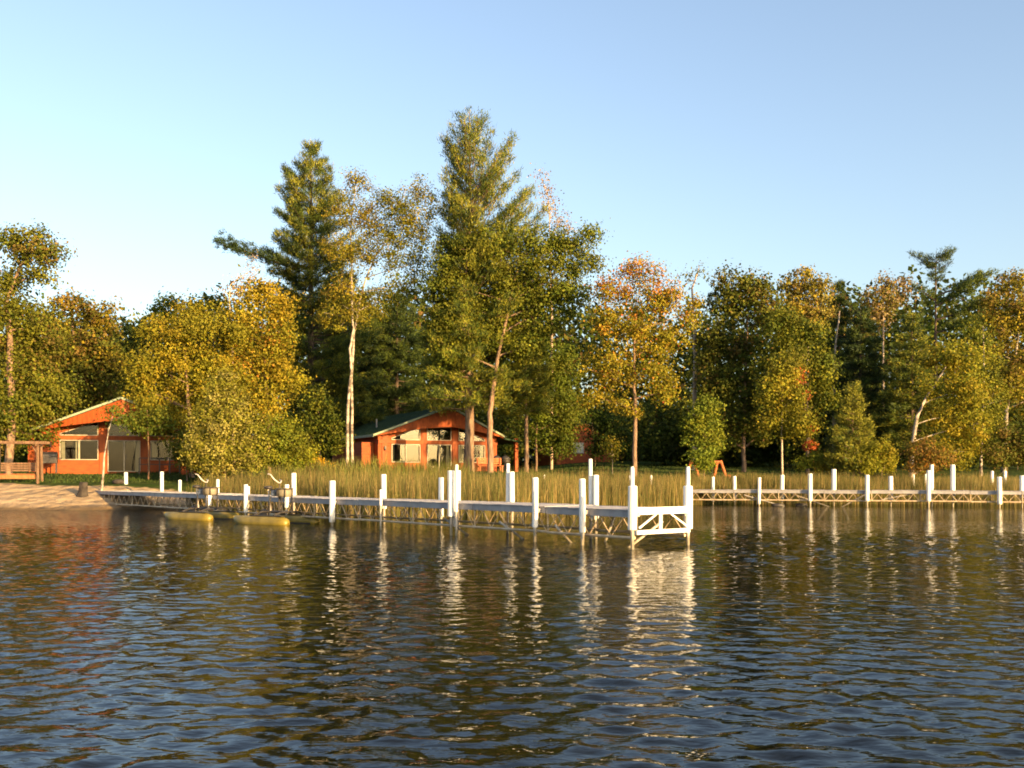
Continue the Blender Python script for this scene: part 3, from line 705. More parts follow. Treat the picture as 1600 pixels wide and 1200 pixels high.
def leaf_quads(P, size, col, out=None, droop=0.3, aspect=0.42):
    """diamond leaves at P (n,3); out: outward direction the blades tend to face"""
    n = len(P); L = (size * rng.uniform(.65, 1.3, n))[:, None]
    nn = rng.normal(size=(n, 3)) * .62 + np.array([0, 0, .25])
    if out is not None: nn = nn + out * .9
    nn = unit(nn); a = rng.normal(size=(n, 3)); a[:, 2] -= droop * 2
    a = unit(a - nn * np.sum(a * nn, -1, keepdims=True)); b = np.cross(nn, a)
    p0 = P; p1 = P + a * L * .45 + b * L * aspect + nn * L * .08; p2 = P + a * L; p3 = P + a * L * .45 - b * L * aspect + nn * L * .08
    V = np.stack([p0, p1, p2, p3], 1).reshape(-1, 3); Fc = np.arange(4 * n).reshape(n, 4)
    return V, Fc, np.repeat(col, 4, 0)

def pick(pal, n):
    c = np.array([p[0] for p in pal]); w = np.array([p[1] for p in pal], float); w /= w.sum()
    return c[rng.choice(len(c), n, p=w)]

def branch_np(mb, a, b, r0, r1, sag=0.12, n=4, seg=4):
    a = Vector(a); b = Vector(b); L = (b - a).length
    mid = (a + b) / 2 + Vector((random.uniform(-.08, .08) * L, random.uniform(-.08, .08) * L, -sag * L * random.uniform(.2, 1)))
    pts = []
    for i in range(seg + 1):
        t = i / seg; pts.append(a * (1 - t) ** 2 + mid * 2 * t * (1 - t) + b * t * t)
    mb.tube(pts, [r0 + (r1 - r0) * i / seg for i in range(seg + 1)], n, cap=False)
    return pts

def deciduous(name, label, px, D, trunk, lobes, pal, leaf=.2, cover=3.2, bark=None, r0=.18, group=None, top_pal=None, top_y=None, limbs=True, cat="tree", clump=.75, bare=0.0, dy=0.0, twig=1.0, limb_r=.12):
    """trunk: photo points (px, py) above the foot; lobes: (px, py, rx, ry) crown masses in photo pixels at distance D"""
    bark = bark or M_BARK; leaf *= .8 if D < 70 else .88 if D < 80 else 1.0
    X = (px - 800) / F * D; zb = float(gz(X, D))
    base = Vector((X, D, zb)); t = thing(name, label, cat, base, 0, group)
    k = D / F
    pts = [Vector((0, 0, -.3)), Vector((0, 0, .15))] + [Vector(at(x, y, D + dy * i / max(1, len(trunk)))) - base for i, (x, y) in enumerate(trunk)]
    if pts[2].z < .2: pts = [pts[0]] + pts[2:]
    # refine trunk into a gently wandering line
    fine = []
    for i in range(len(pts) - 1):
        for j in range(3): fine.append(pts[i].lerp(pts[i + 1], j / 3) + Vector((random.uniform(-1, 1), random.uniform(-1, 1), 0)) * r0 * .22 * (i > 0))
    fine.append(pts[-1]); nf = len(fine)
    rad = [r0 * (1.3 if i == 0 else 1.12 if i == 1 else 1) * (1 - .8 * i / (nf - 1)) for i in range(nf)]
    m = MB(); m.tube(fine, rad, 9); m.build("trunk", bark, t, smooth=True)
    brs = []; Vs, Fs, Cs, off = [], [], [], 0
    def new_mb():
        brs.append(MB()); return brs[-1]
    for (lx, ly, lrx, lry) in lobes:
        c = np.array(at(lx, ly, D)) - np.array(base)
        rx, rz = lrx * k, lry * k; ry = min(rx, rz * 1.2) * .9
        c[1] += rng.uniform(-.5, .5) * ry
        ncl = max(5, int(4.2 * rx * rz / (clump * clump)))
        d = unit(rng.normal(size=(ncl, 3))); rr = rng.random(ncl) ** .42
        C = c + d * rr[:, None] * np.array([rx, ry, rz])
        # limb from the trunk into the lobe
        cand = [i for i in range(nf) if fine[i].z < c[2] - .25 * abs(fine[i].x - c[0]) + .1 and fine[i].z > .12 * fine[-1].z]
        ti = max(cand) if cand else nf // 2
        tip = Vector(c)
        lp = branch_np(new_mb(), fine[ti], tip, max(.03, min(limb_r, rad[ti] * .62)), .02, -.06, 6, 6) if limbs else [fine[ti], tip]
        for ci in C:
            q = min(lp, key=lambda s: (s - Vector(ci)).length + max(0, s.z - ci[2]) * .5)
            if random.random() < .4 * twig: branch_np(new_mb(), q, Vector(ci), .022, .008, .05, 3, 2)
        if bare >= 1: continue
        area = math.pi * rx * rz; nl = int(1.65 * cover * area / (leaf * leaf * .42))
        w = rng.uniform(.3, 1.6, ncl); w /= w.sum()
        idx = rng.choice(ncl, nl, p=w)
        cr = rng.uniform(.55, 1.25, ncl) * clump
        g = rng.normal(size=(nl, 3)) * np.array([.58, .58, .42])
        P = C[idx] + g * cr[idx][:, None]
        loose = rng.random(nl) < .24
        P = np.where(loose[:, None], c + unit(rng.normal(size=(nl, 3))) * (rng.random(nl) ** .45)[:, None] * np.array([rx, ry, rz]) * 1.03, P)
        mean = np.average(np.array([p[0] for p in pal]), axis=0, weights=[p[1] for p in pal]); cc = pick(pal, ncl) * .6 + mean * .4
        if top_pal:
            yy = HORIZON - (C[:, 2] + base.z - EYE) / k
            pr = np.clip((top_y - yy) / 60 + .5 + rng.normal(0, .35, ncl), 0, 1)
            sel = rng.random(ncl) < pr
            cc = np.where(sel[:, None], pick(top_pal, ncl), cc)
        cc = cc * rng.uniform(.62, 1.16, (ncl, 1))
        col = cc[idx] * rng.uniform(.82, 1.2, (nl, 1)) * rng.uniform(.95, 1.05, (nl, 3))
        o2 = pick(pal if not top_pal else pal + top_pal, nl); mixm = rng.random(nl) < .09
        col = np.where(mixm[:, None], o2, col)
        V, Fc, cl = leaf_quads(P, leaf, col, unit(unit(g) * .7 + unit(P - c) * .8))
        Vs.append(V); Fs.append(Fc + off); Cs.append(cl); off += len(V)
    if len(brs) <= 12:
        for q in brs: q.build("branch", bark, t, smooth=True)
    else:
        br = MB()
        for q in brs:
            o_ = len(br.v); br.v += q.v; br.f += [[i + o_ for i in f] for f in q.f]
        br.build("branches", bark, t, smooth=True)["kind"] = "stuff"
    if Vs: link("crown", np_mesh("crown", np.concatenate(Vs), np.concatenate(Fs), np.concatenate(Cs)), M_LEAF, t)
    return t

def conifer(name, label, px, D, top, prof, pal, r0=.25, nbr=110, group=None, bark=None, needle=.3, cover=3.0, up=.5, low=-.1, lean=0, gaps=(), tuft=.32):
    """prof: rows (py, left px, right px) of the outline from top to lowest bough"""
    bark = bark or M_BARKDK
    X = (px - 800) / F * D; zb = float(gz(X, D)); base = Vector((X, D, zb))
    t = thing(name, label, "tree", base, 0, group); k = D / F
    H = (EYE + (HORIZON - top) * k) - zb
    n = 14; lx = lean * k
    fine = [Vector((lx * (i / n) + random.uniform(-.05, .05), random.uniform(-.05, .05), -.3 + (H + .1) * i / n)) for i in range(n + 1)]
    rad = [r0 * (1.25 if i == 0 else 1) * (1 - .93 * i / n) for i in range(n + 1)]
    m = MB(); m.tube(fine, rad, 9); m.build("trunk", bark, t, smooth=True)
    ys = np.array([p[0] for p in prof], float); le = np.array([p[1] for p in prof], float); ri = np.array([p[2] for p in prof], float)
    br = MB(); TP, TD = [], []
    y0, y1 = ys[0], ys[-1]
    for i in range(nbr):
        nw = max(6, nbr // 6); wv = ((i // 6) + .5 + random.uniform(-.22, .22)) / (nbr / 6); f = min(1.0, max(0.0, wv)) ** .9
        y = float(y0 + (y1 - y0) * f)
        if any(a < y < b for a, b in gaps): continue
        z = EYE + (HORIZON - y) * k - zb
        frac = z / H
        az = i * 2.4 + random.uniform(-.4, .4); ca = math.cos(az)
        cx = px + lean * frac
        Ll = (cx - np.interp(y, ys, le)) * k; Lr = (np.interp(y, ys, ri) - cx) * k
        L = float((Ll * (1 - ca) + Lr * (1 + ca)) / 2 * random.choice((.6, .78, .9, .98, 1.02)) * random.uniform(.9, 1.05))
        if L < .15: L = .15
        e = low + (up - low) * (1 - f) ** 1.2 + random.uniform(-.12, .12)
        d = Vector((ca * math.cos(e), math.sin(az) * math.cos(e), math.sin(e)))
        # the profile gives where the tip is seen: start lower on the trunk
        tip = Vector((lx * frac + ca * L, math.sin(az) * L, z)); st = Vector((lx * frac, 0, max(.5, z - L * math.tan(e) * .9)))
        pts = branch_np(br, st, tip, min(.07, .012 + L * .016), .01, .10, 4, 5)
        nt = max(4, int(L / tuft * 3.6))
        for j in range(nt):
            s = .3 + .7 * (j + random.random()) / nt if L > .8 else random.random()
            q = s * 5; a = min(4, int(q)); p = pts[a].lerp(pts[a + 1], q - a)
            dirv = (pts[a + 1] - pts[a]).normalized()
            side = Vector((-d.y, d.x, 0)).normalized()
            wd = L * .30 * (1.15 - s) + .24
            p2 = p + side * random.uniform(-1, 1) * wd + dirv * random.uniform(0, .3) * wd + Vector((0, 0, random.uniform(-.05, .12)))
            if j % 2 == 0: br.tube([p, p2], [.012, .006], 3, cap=False)
            TP.append(p2); TD.append((dirv * .8 + side * random.uniform(-.6, .6) + Vector((0, 0, .35 + .5 * max(0, up - .3)))).normalized())
        TP.append(tip); TD.append((d + Vector((0, 0, .5))).normalized())
    br.build("branches", bark, t, smooth=True)
    TP = np.array([tuple(p) for p in TP]); TD = np.array([tuple(p) for p in TD]); nt = len(TP)
    area = float(np.sum((ri - le)[1:] * np.diff(ys))) * k * k
    per = int(max(8, min(90, 2.0 * cover * area / (needle * .05 * .5) / nt)))
    idx = np.repeat(np.arange(nt), per); n = len(idx)
    a = unit(TD[idx] * 1.1 + rng.normal(size=(n, 3)) * .62)
    L = needle * rng.uniform(.6, 1.2, n)[:, None]
    P = TP[idx] + rng.normal(size=(n, 3)) * tuft * .42
    b = unit(np.cross(a, rng.normal(size=(n, 3)))) * .026
    V = np.stack([P - b, P + b, P + a * L], 1).reshape(-1, 3)
    cc = pick(pal, nt) * rng.uniform(.75, 1.25, (nt, 1)); col = cc[idx] * rng.uniform(.75, 1.25, (n, 1))
    link("crown", np_mesh("crown", V, np.arange(3 * n).reshape(n, 3), np.repeat(col, 3, 0)), M_NEEDLE, t)
    return t

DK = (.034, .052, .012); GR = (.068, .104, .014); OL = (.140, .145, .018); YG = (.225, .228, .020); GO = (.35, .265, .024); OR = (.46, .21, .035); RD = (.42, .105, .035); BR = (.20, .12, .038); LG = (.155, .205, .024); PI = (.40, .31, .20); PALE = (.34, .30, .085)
NG = (.075, .105, .016); ND = (.026, .046, .014); NY = (.20, .20, .022)

# --- far wood that closes the view behind everything
def far_woods():
    n_cl = 6500
    x = rng.uniform(-75, 85, n_cl); y = rng.uniform(108, 128, n_cl)
    pxx = 800 + x / y * F
    topy = np.interp(pxx, [-100, 60, 180, 300, 420, 560, 700, 850, 950, 1080, 1200, 1400, 1700], [500, 500, 520, 510, 470, 480, 470, 450, 500, 505, 480, 475, 460])
    top = EYE + (HORIZON - topy) / F * y
    top = top * (1 + .09 * np.sin(x * .9) + .07 * np.sin(x * 2.3 + 1))
    z = 2.2 + rng.random(n_cl) ** 1.1 * (top - 2.2)
    C = np.stack([x, y, z], -1); per = 26; idx = np.repeat(np.arange(n_cl), per); n = len(idx)
    P = C[idx] + rng.normal(size=(n, 3)) * np.array([1.0, 1.0, .75])
    cc = pick([(DK, 4), (GR, 3), (OL, 1.4), (BR, .6)], n_cl) * rng.uniform(.7, 1.2, (n_cl, 1)); col = cc[idx] * rng.uniform(.75, 1.25, (n, 1))
    V, Fc, cl = leaf_quads(P, .58, col)
    tag(link("far_woods", np_mesh("far_woods", V, Fc, cl), M_LEAF), "dark mixed wood closing the view behind the cabins", "woods", kind="stuff")
far_woods()

BACK = "trees at the back of the wood"
# --- left side
deciduous("tree", "tall open-topped green tree at the left edge of the picture", 15, 62, [(18, 640), (15, 540), (12, 470), (25, 430), (42, 395)],
          [(45, 395, 40, 40), (15, 370, 22, 24), (70, 385, 20, 28), (10, 440, 30, 30), (60, 430, 22, 12), (-20, 480, 55, 55), (40, 510, 60, 50), (10, 590, 70, 60), (60, 610, 55, 55), (20, 660, 60, 40)], [(OL, 3), (GR, 3), (YG, 1.5), (BR, .8)], .21, 2.6, r0=.3)
deciduous("tree", "brownish-green broad tree behind the left cabin's roof", 118, 73, [(120, 620), (118, 540), (112, 490)],
          [(112, 478, 28, 26), (80, 530, 50, 45), (140, 530, 50, 42), (160, 500, 30, 26), (110, 590, 70, 50), (165, 580, 38, 45), (60, 590, 45, 45), (130, 635, 50, 28), (60, 640, 50, 28)], [(OL, 2), (BR, 2), (GR, 2), (GO, .7)], .24, 2.8, r0=.26)
deciduous("tree", "dark green tree in the gap beyond the left cabin roof", 218, 98, [(218, 600), (218, 530)], [(215, 520, 28, 24), (190, 550, 35, 40), (225, 580, 40, 50), (195, 620, 40, 40)], [(DK, 3), (GR, 1)], .3, 2.4, M_BARKDK, group=BACK)
deciduous("tree", "round-headed green tree on the skyline left of the golden trees", 268, 96, [(268, 600), (268, 500)], [(266, 485, 26, 22), (250, 500, 22, 18), (290, 505, 28, 22), (310, 482, 28, 20), (335, 478, 22, 20), (300, 540, 50, 40)], [(GR, 3), (OL, 2)], .28, 2.4, group=BACK)
deciduous("bare_tree", "pale bare forked stems poking above the golden trees", 365, 72, [(364, 600), (363, 520), (358, 470), (360, 445)], [(372, 455, 10, 16), (352, 455, 8, 14), (395, 420, 14, 24), (378, 450, 6, 22)], [(PI, 1)], .14, .35, M_DEAD, .14)
deciduous("dead_trunk", "short broken pale trunk showing in the golden foliage", 334, 66, [(334, 560), (334, 492)], [], [(GO, 1)], .15, .2, M_DEAD, .13)
deciduous("golden_tree", "big golden-olive tree right of the left cabin", 300, 62.5, [(298, 660), (292, 600), (286, 530)],
          [(275, 530, 50, 36), (320, 500, 46, 32), (232, 575, 34, 34), (300, 575, 70, 48), (240, 620, 38, 30), (310, 640, 60, 40), (212, 605, 20, 20), (250, 655, 36, 22), (365, 515, 28, 30), (345, 590, 40, 40), (308, 690, 24, 22)], [(YG, 3), (GO, 3), (OL, 3)], .18, 2.7, r0=.2)
deciduous("orange_tree", "orange-tinged tree between the golden tree and the dark pine", 420, 64, [(418, 640), (412, 560), (408, 490)],
          [(405, 470, 38, 28), (440, 490, 24, 24), (370, 520, 34, 34), (430, 540, 36, 36), (390, 580, 50, 40), (440, 590, 28, 30), (410, 630, 45, 30)], [(GO, 3), (YG, 2.5), (OR, .6), (OL, 2)], .19, 2.7, r0=.18, top_pal=[(GO, 3), (OR, .5)], top_y=470)
deciduous("willow_shrub", "pale feathery willow shrub behind the water bikes", 352, 57.5, [(352, 690), (352, 630)],
          [(350, 590, 12, 26), (338, 612, 14, 24), (362, 618, 16, 30), (325, 650, 26, 30), (378, 648, 26, 34), (352, 650, 26, 40), (345, 690, 50, 40), (310, 700, 26, 34), (395, 700, 30, 34), (350, 725, 55, 20)], [(PALE, 3), (YG, 3), (OL, 1)], .15, 2.6, r0=.08, cat="shrub", clump=.5)
deciduous("leafy_shrub", "yellow-green leafy shrub right of the willow shrub", 438, 58, [(438, 700), (438, 670)], [(430, 672, 30, 28), (455, 690, 26, 34), (415, 705, 34, 30), (450, 722, 34, 16), (478, 710, 16, 18)], [(YG, 3), (LG, 2), (OL, 2)], .16, 3.2, r0=.06, cat="shrub", clump=.5)
deciduous("leafy_shrub", "brown-green low shrub beside the left cabin's porch parapet", 292, 60, [(292, 720), (292, 690)], [(285, 700, 26, 32), (310, 715, 26, 24), (325, 722, 20, 18)], [(OL, 3), (GR, 2), (BR, 1)], .16, 3.0, r0=.06, cat="shrub", clump=.5)
deciduous("young_tree", "thin straight-stemmed young tree before the left cabin's porch", 232, 60.5, [(232, 700), (231, 670), (230, 640)], [(205, 656, 22, 10), (240, 646, 28, 16), (226, 668, 24, 9), (250, 664, 22, 10)], [(GR, 3), (OL, 3)], .18, 2.2, M_TIMBER, .07)
deciduous("young_tree", "slender leaning pale sapling trunk in front of the sliding door", 159, 55.5, [(161, 740), (164, 705), (170, 672), (176, 648)], [(190, 652, 22, 9), (176, 640, 16, 9)], [(GR, 3), (OL, 2)], .16, 1.6, M_BIRCH, .08)

# --- centre
conifer("white_pine", "dark shaggy pine left of centre with one long low bough", 486, 84, 216,
        [(216, 478, 494), (240, 462, 512), (262, 440, 518), (290, 428, 530), (320, 418, 545), (350, 412, 552), (380, 415, 555), (420, 425, 570), (470, 425, 580), (530, 430, 600), (600, 440, 610), (660, 450, 600)], [(NG, 3), (NY, 2.2), (ND, 1.4)], .42, 174, cover=3.4, up=.85, low=-.05, tuft=.36)
# its one long bough
def bough():
    t = [o for o in bpy.data.objects if o.name.startswith("white_pine")][0]
    base = t.location; mb = MB()
    pts = branch_np(mb, at(470, 425, 84) - base, at(345, 382, 83) - base, .12, .02, -.03, 5, 7)
    mb.build("branches", M_BARKDK, t, smooth=True)
    TP = []; 
    for i in range(90):
        s = random.uniform(.25, 1); q = s * 7; a = min(6, int(q)); p = pts[a].lerp(pts[a + 1], q - a)
        TP.append(tuple(p + Vector((random.gauss(0, .3), random.gauss(0, .4), random.gauss(.1, .28)))))
    TP = np.array(TP); idx = np.repeat(np.arange(90), 42); n = len(idx)
    a = unit(np.array([-.7, 0, .5]) + rng.normal(size=(n, 3)) * .6); P = TP[idx] + rng.normal(size=(n, 3)) * .13
    b = unit(np.cross(a, rng.normal(size=(n, 3)))) * .028
    V = np.stack([P - b, P + b, P + a * .32 * rng.uniform(.6, 1.2, (n, 1))], 1).reshape(-1, 3)
    col = (np.array(ND) * 1.2) * rng.uniform(.7, 1.3, (n, 1))
    link("crown", np_mesh("bough_needles", V, np.arange(3 * n).reshape(n, 3), np.repeat(col, 3, 0)), M_NEEDLE, t)
bough()
deciduous("birch_tree", "tall white birch with forked trunk and thin yellow crown left of the central cabin", 543, 69.5, [(543, 640), (549, 580), (547, 545), (552, 515), (550, 470), (549, 410), (548, 350), (556, 290)],
          [(558, 285, 20, 28), (545, 330, 32, 28), (575, 345, 26, 34), (535, 390, 34, 28), (572, 400, 24, 34), (535, 445, 34, 34), (520, 490, 30, 28), (560, 480, 26, 30)], [(OL, 2.5), (GO, 1.6), (YG, 2), (BR, .8)], .15, 1.25, M_BIRCH, .125, clump=.6, limb_r=.06)
deciduous("birch_tree", "second birch stem leaning right out of the fork, with airy crown before the sky", 551, 69.8, [(549, 590), (553, 520), (562, 470), (572, 435), (586, 402), (605, 375), (625, 340)],
          [(600, 310, 18, 22), (625, 325, 30, 34), (645, 345, 30, 30), (600, 360, 24, 34), (660, 300, 22, 24), (672, 325, 14, 24), (640, 370, 36, 28), (610, 400, 34, 30), (655, 410, 24, 24), (625, 445, 40, 24), (590, 470, 30, 26)], [(OL, 3), (GO, 1.5), (YG, 1.5), (GR, 1.5)], .15, 1.2, M_BIRCH, .115, clump=.6, limb_r=.06)
conifer("white_pine", "tallest pine in the picture, its trunk before the central cabin", 733, 70, 172,
        [(172, 724, 745), (190, 704, 768), (212, 694, 800), (250, 690, 812), (300, 690, 842), (340, 686, 850), (380, 682, 856), (430, 670, 860), (480, 660, 860), (540, 650, 850), (600, 645, 840), (635, 660, 820)], [(NG, 3), (NY, 3.2), (ND, .8)], .36, 185, bark=M_BARK, cover=2.9, up=1.2, low=-.02, tuft=.40)
deciduous("green_tree", "broad green leafy tree whose trunk stands right of the tall pine's trunk", 766, 68, [(765, 660), (768, 620), (776, 575), (786, 520), (800, 450), (815, 400)],
          [(720, 400, 45, 36), (690, 440, 42, 36), (770, 390, 55, 40), (835, 390, 55, 38), (890, 385, 44, 30), (925, 362, 20, 18), (915, 410, 28, 22), (860, 440, 55, 36), (790, 450, 60, 40), (720, 480, 50, 34), (680, 500, 32, 30), (840, 490, 55, 34), (760, 520, 50, 34), (890, 460, 40, 30), (820, 545, 40, 28), (700, 545, 30, 26)], [(OL, 3), (GR, 3.5), (YG, 1.6), (LG, 1.4)], .2, 2.2, M_BARK, .24)
deciduous("pale_tree", "pale pinkish thin-leaved tree on the skyline right of the tallest pine", 862, 88, [(862, 500), (860, 400), (858, 320)], [(850, 290, 16, 24), (862, 325, 18, 20), (875, 345, 18, 16), (890, 358, 10, 10)], [(PI, 3), (BR, 1)], .16, .5, M_PINK, .16, group=BACK)
deciduous("green_tree", "fresh green bushy tree at the right end of the central cabin", 838, 77.5, [(838, 690), (840, 640), (848, 590)], [(850, 560, 34, 36), (880, 580, 28, 36), (860, 620, 44, 36), (885, 655, 28, 36), (850, 670, 36, 34), (870, 695, 28, 22)], [(GR, 3), (LG, 2), (OL, 2)], .18, 2.7, M_BARK, .12)
conifer("pine_tree", "soft green younger pine behind the green tree's trunks", 822, 73, 500, [(500, 815, 830), (540, 790, 850), (580, 775, 862), (610, 770, 860), (650, 775, 850)], [(NY, 3), (NG, 2)], .18, 60, bark=M_BARK, cover=3.2, up=.4, tuft=.34)
conifer("pine_tree", "dark pine behind the central cabin's roof left of the tall pine", 620, 92, 455, [(455, 612, 628), (500, 580, 660), (560, 560, 690), (620, 560, 690), (680, 560, 690)], [(ND, 3), (NG, 2)], .3, 90, cover=3.0, up=.3, tuft=.4, needle=.36, group=BACK)
conifer("pine_tree", "dark pine in shade behind the birch trunk", 540, 94, 430, [(430, 535, 545), (500, 500, 590), (580, 480, 600), (700, 480, 600)], [(ND, 3), (NG, 1)], .3, 90, cover=2.8, up=.3, tuft=.4, needle=.36, group=BACK)
deciduous("leafy_shrub", "green bush under the dark pine left of the birch trunk", 500, 72, [(500, 690), (500, 650)], [(495, 640, 30, 40), (520, 680, 24, 34), (480, 690, 26, 30)], [(OL, 3), (GR, 3), (YG, 1)], .19, 2.6, r0=.08, cat="shrub")
deciduous("leafy_shrub", "dark bush right of the green tree, widened to stand in for shade on the far red cabin", 930, 88, [(930, 700)], [(932, 690, 20, 26), (950, 665, 26, 30), (925, 650, 22, 16), (960, 690, 30, 26), (985, 695, 26, 18)], [(GR, 2), (DK, 2)], .2, 2.2, r0=.05, cat="shrub")  # left lobes added to darken the cabin wall in place of its shade
def sapling():
    deciduous("sapling", "tiny staked sapling on the lawn left of the maple trunk", 957, 70, [(957, 720), (956, 700)], [(955, 692, 10, 14), (958, 710, 9, 8)], [(OL, 2), (GO, 1)], .12, 1.6, M_DEAD, .03)
sapling()
# --- maple
deciduous("maple_tree", "maple turning red and orange at the top, gold below, on the lawn", 992, 65, [(992, 690), (992, 640), (991, 590), (990, 540), (996, 480)],
          [(1000, 425, 42, 24), (960, 450, 38, 28), (1045, 455, 34, 28), (1010, 470, 50, 30), (1075, 490, 20, 28), (945, 500, 36, 30), (1000, 525, 60, 34), (1050, 530, 34, 28), (945, 560, 36, 26), (1020, 580, 44, 26), (970, 590, 40, 26), (935, 620, 34, 20), (1030, 615, 30, 18), (975, 635, 30, 14), (915, 575, 10, 6)],
          [(GO, 2.4), (YG, 3), (OL, 1.6), (OR, .5)], .18, 1.5, M_BARK, .19, top_pal=[(OR, 3), (RD, .8), (GO, 1.6), (OL, .6)], top_y=470, clump=.65)
deciduous("young_tree", "bright green bushy small tree beside the log swing", 1100, 63, [(1100, 700), (1100, 650)], [(1100, 640, 20, 28), (1085, 670, 22, 28), (1112, 675, 20, 30), (1098, 705, 24, 24), (1100, 728, 12, 12)], [(LG, 4), (YG, 2), (GR, 1)], .17, 3.4, r0=.06, clump=.5)
# --- right side
deciduous("bare_tree", "pale dead snag with bare twigs above the red maple leaves", 1085, 82, [(1086, 560), (1084, 500), (1082, 450), (1090, 425)], [(1078, 435, 10, 18), (1092, 418, 8, 16)], [(OL, 1)], .16, .5, M_PINK, .22)
deciduous("tree", "tall olive tree right of the maple with two skyline heads", 1162, 80, [(1162, 700), (1164, 620), (1166, 540), (1170, 480)],
          [(1130, 440, 18, 26), (1165, 450, 30, 24), (1185, 440, 24, 24), (1140, 480, 40, 30), (1190, 490, 34, 30), (1120, 530, 40, 36), (1170, 545, 44, 34), (1140, 600, 48, 36), (1180, 620, 30, 34), (1110, 580, 30, 34), (1150, 655, 50, 26), (1185, 680, 24, 18), (1135, 688, 26, 14)], [(OL, 3), (GR, 2.5), (BR, 1.2), (DK, 1)], .22, 2.6, M_BARK, .22)
deciduous("birch_tree", "yellowing birch clump on the skyline right of the tall olive tree", 1262, 92, [(1262, 600), (1262, 520), (1260, 450)], [(1255, 440, 28, 24), (1280, 450, 24, 22), (1235, 460, 22, 22), (1270, 485, 40, 26), (1240, 510, 40, 30)], [(GO, 2), (OL, 2), (PALE, 1), (BR, 1)], .22, 2.2, M_BIRCH, .16, group=BACK)
deciduous("green_tree", "rounded green tree with drooping right side behind the red-leaved sapling", 1262, 76, [(1262, 690), (1260, 620), (1255, 550)], [(1225, 500, 34, 26), (1255, 530, 40, 34), (1220, 560, 44, 34), (1285, 575, 26, 28), (1260, 600, 44, 34), (1215, 620, 36, 30), (1290, 620, 22, 22)], [(GR, 3), (OL, 2.4), (YG, 1)], .21, 2.8, M_BARK, .2)
deciduous("young_tree", "slim lit tree with a straight trunk and one red flush of leaves", 1222, 66, [(1222, 690), (1222, 640), (1223, 580)], [(1225, 570, 26, 26), (1205, 610, 26, 30), (1240, 620, 30, 32), (1215, 655, 36, 26), (1255, 660, 26, 26)], [(OL, 3), (YG, 3), (GO, 1.2)], .19, 2.4, M_DEAD, .1)
deciduous("red_shrub", "red autumn sumac leaves among the green at the right", 1262, 69, [(1262, 700), (1255, 600)], [(1248, 582, 9, 20), (1268, 672, 8, 7), (1264, 695, 14, 8), (1255, 615, 8, 6)], [(RD, 3), (OR, 1)], .18, 2.4, r0=.05, cat="shrub", clump=.35)
conifer("spruce_tree", "dark spruce in shade at the middle of the right wood", 1345, 79, 478, [(478, 1338, 1350), (530, 1315, 1375), (600, 1300, 1390), (660, 1295, 1395), (720, 1290, 1400)], [(ND, 3), (NG, 1.2)], .24, 110, cover=3.2, up=.1, low=-.25, tuft=.34)
conifer("spruce_tree", "greener spruce right of the dark spruce", 1425, 76, 488, [(488, 1420, 1430), (540, 1395, 1450), (600, 1380, 1468), (660, 1370, 1475), (700, 1370, 1480)], [(NG, 3), (NY, 2), (ND, 1)], .22, 100, cover=3.0, up=.15, low=-.2, tuft=.34)
conifer("spruce_tree", "small pointed spruce head on the skyline at the right", 1310, 95, 438, [(438, 1306, 1314), (480, 1290, 1330), (560, 1280, 1345), (640, 1275, 1350)], [(NG, 2), (ND, 2)], .2, 70, cover=2.8, up=.2, low=-.2, tuft=.36, needle=.34, group=BACK)
conifer("pine_tree", "small olive spire-shaped conifer at the reed edge right of centre", 1333, 65, 598, [(598, 1329, 1337), (630, 1315, 1350), (670, 1300, 1362), (710, 1292, 1368), (735, 1290, 1370)], [(OL, 2), (NY, 3), (NG, 1)], .1, 90, bark=M_BARK, cover=3.0, up=.4, low=.1, tuft=.26, needle=.24)
deciduous("dead_trunk", "broken pale trunk leaning among the right-hand wood", 1303, 80, [(1303, 600), (1306, 540), (1312, 486)], [], [(OL, 1)], .15, .2, M_DEAD, .2)
deciduous("tree", "thin brownish tree on the skyline between the spruces and the flat pine", 1380, 90, [(1380, 600), (1380, 500), (1382, 445)], [(1382, 445, 18, 18), (1360, 465, 22, 22), (1400, 470, 24, 24), (1370, 500, 34, 26), (1410, 445, 12, 16)], [(BR, 2), (OL, 2), (GO, 1), (PI, .7)], .22, 1.9, M_DEAD, .16, group=BACK)
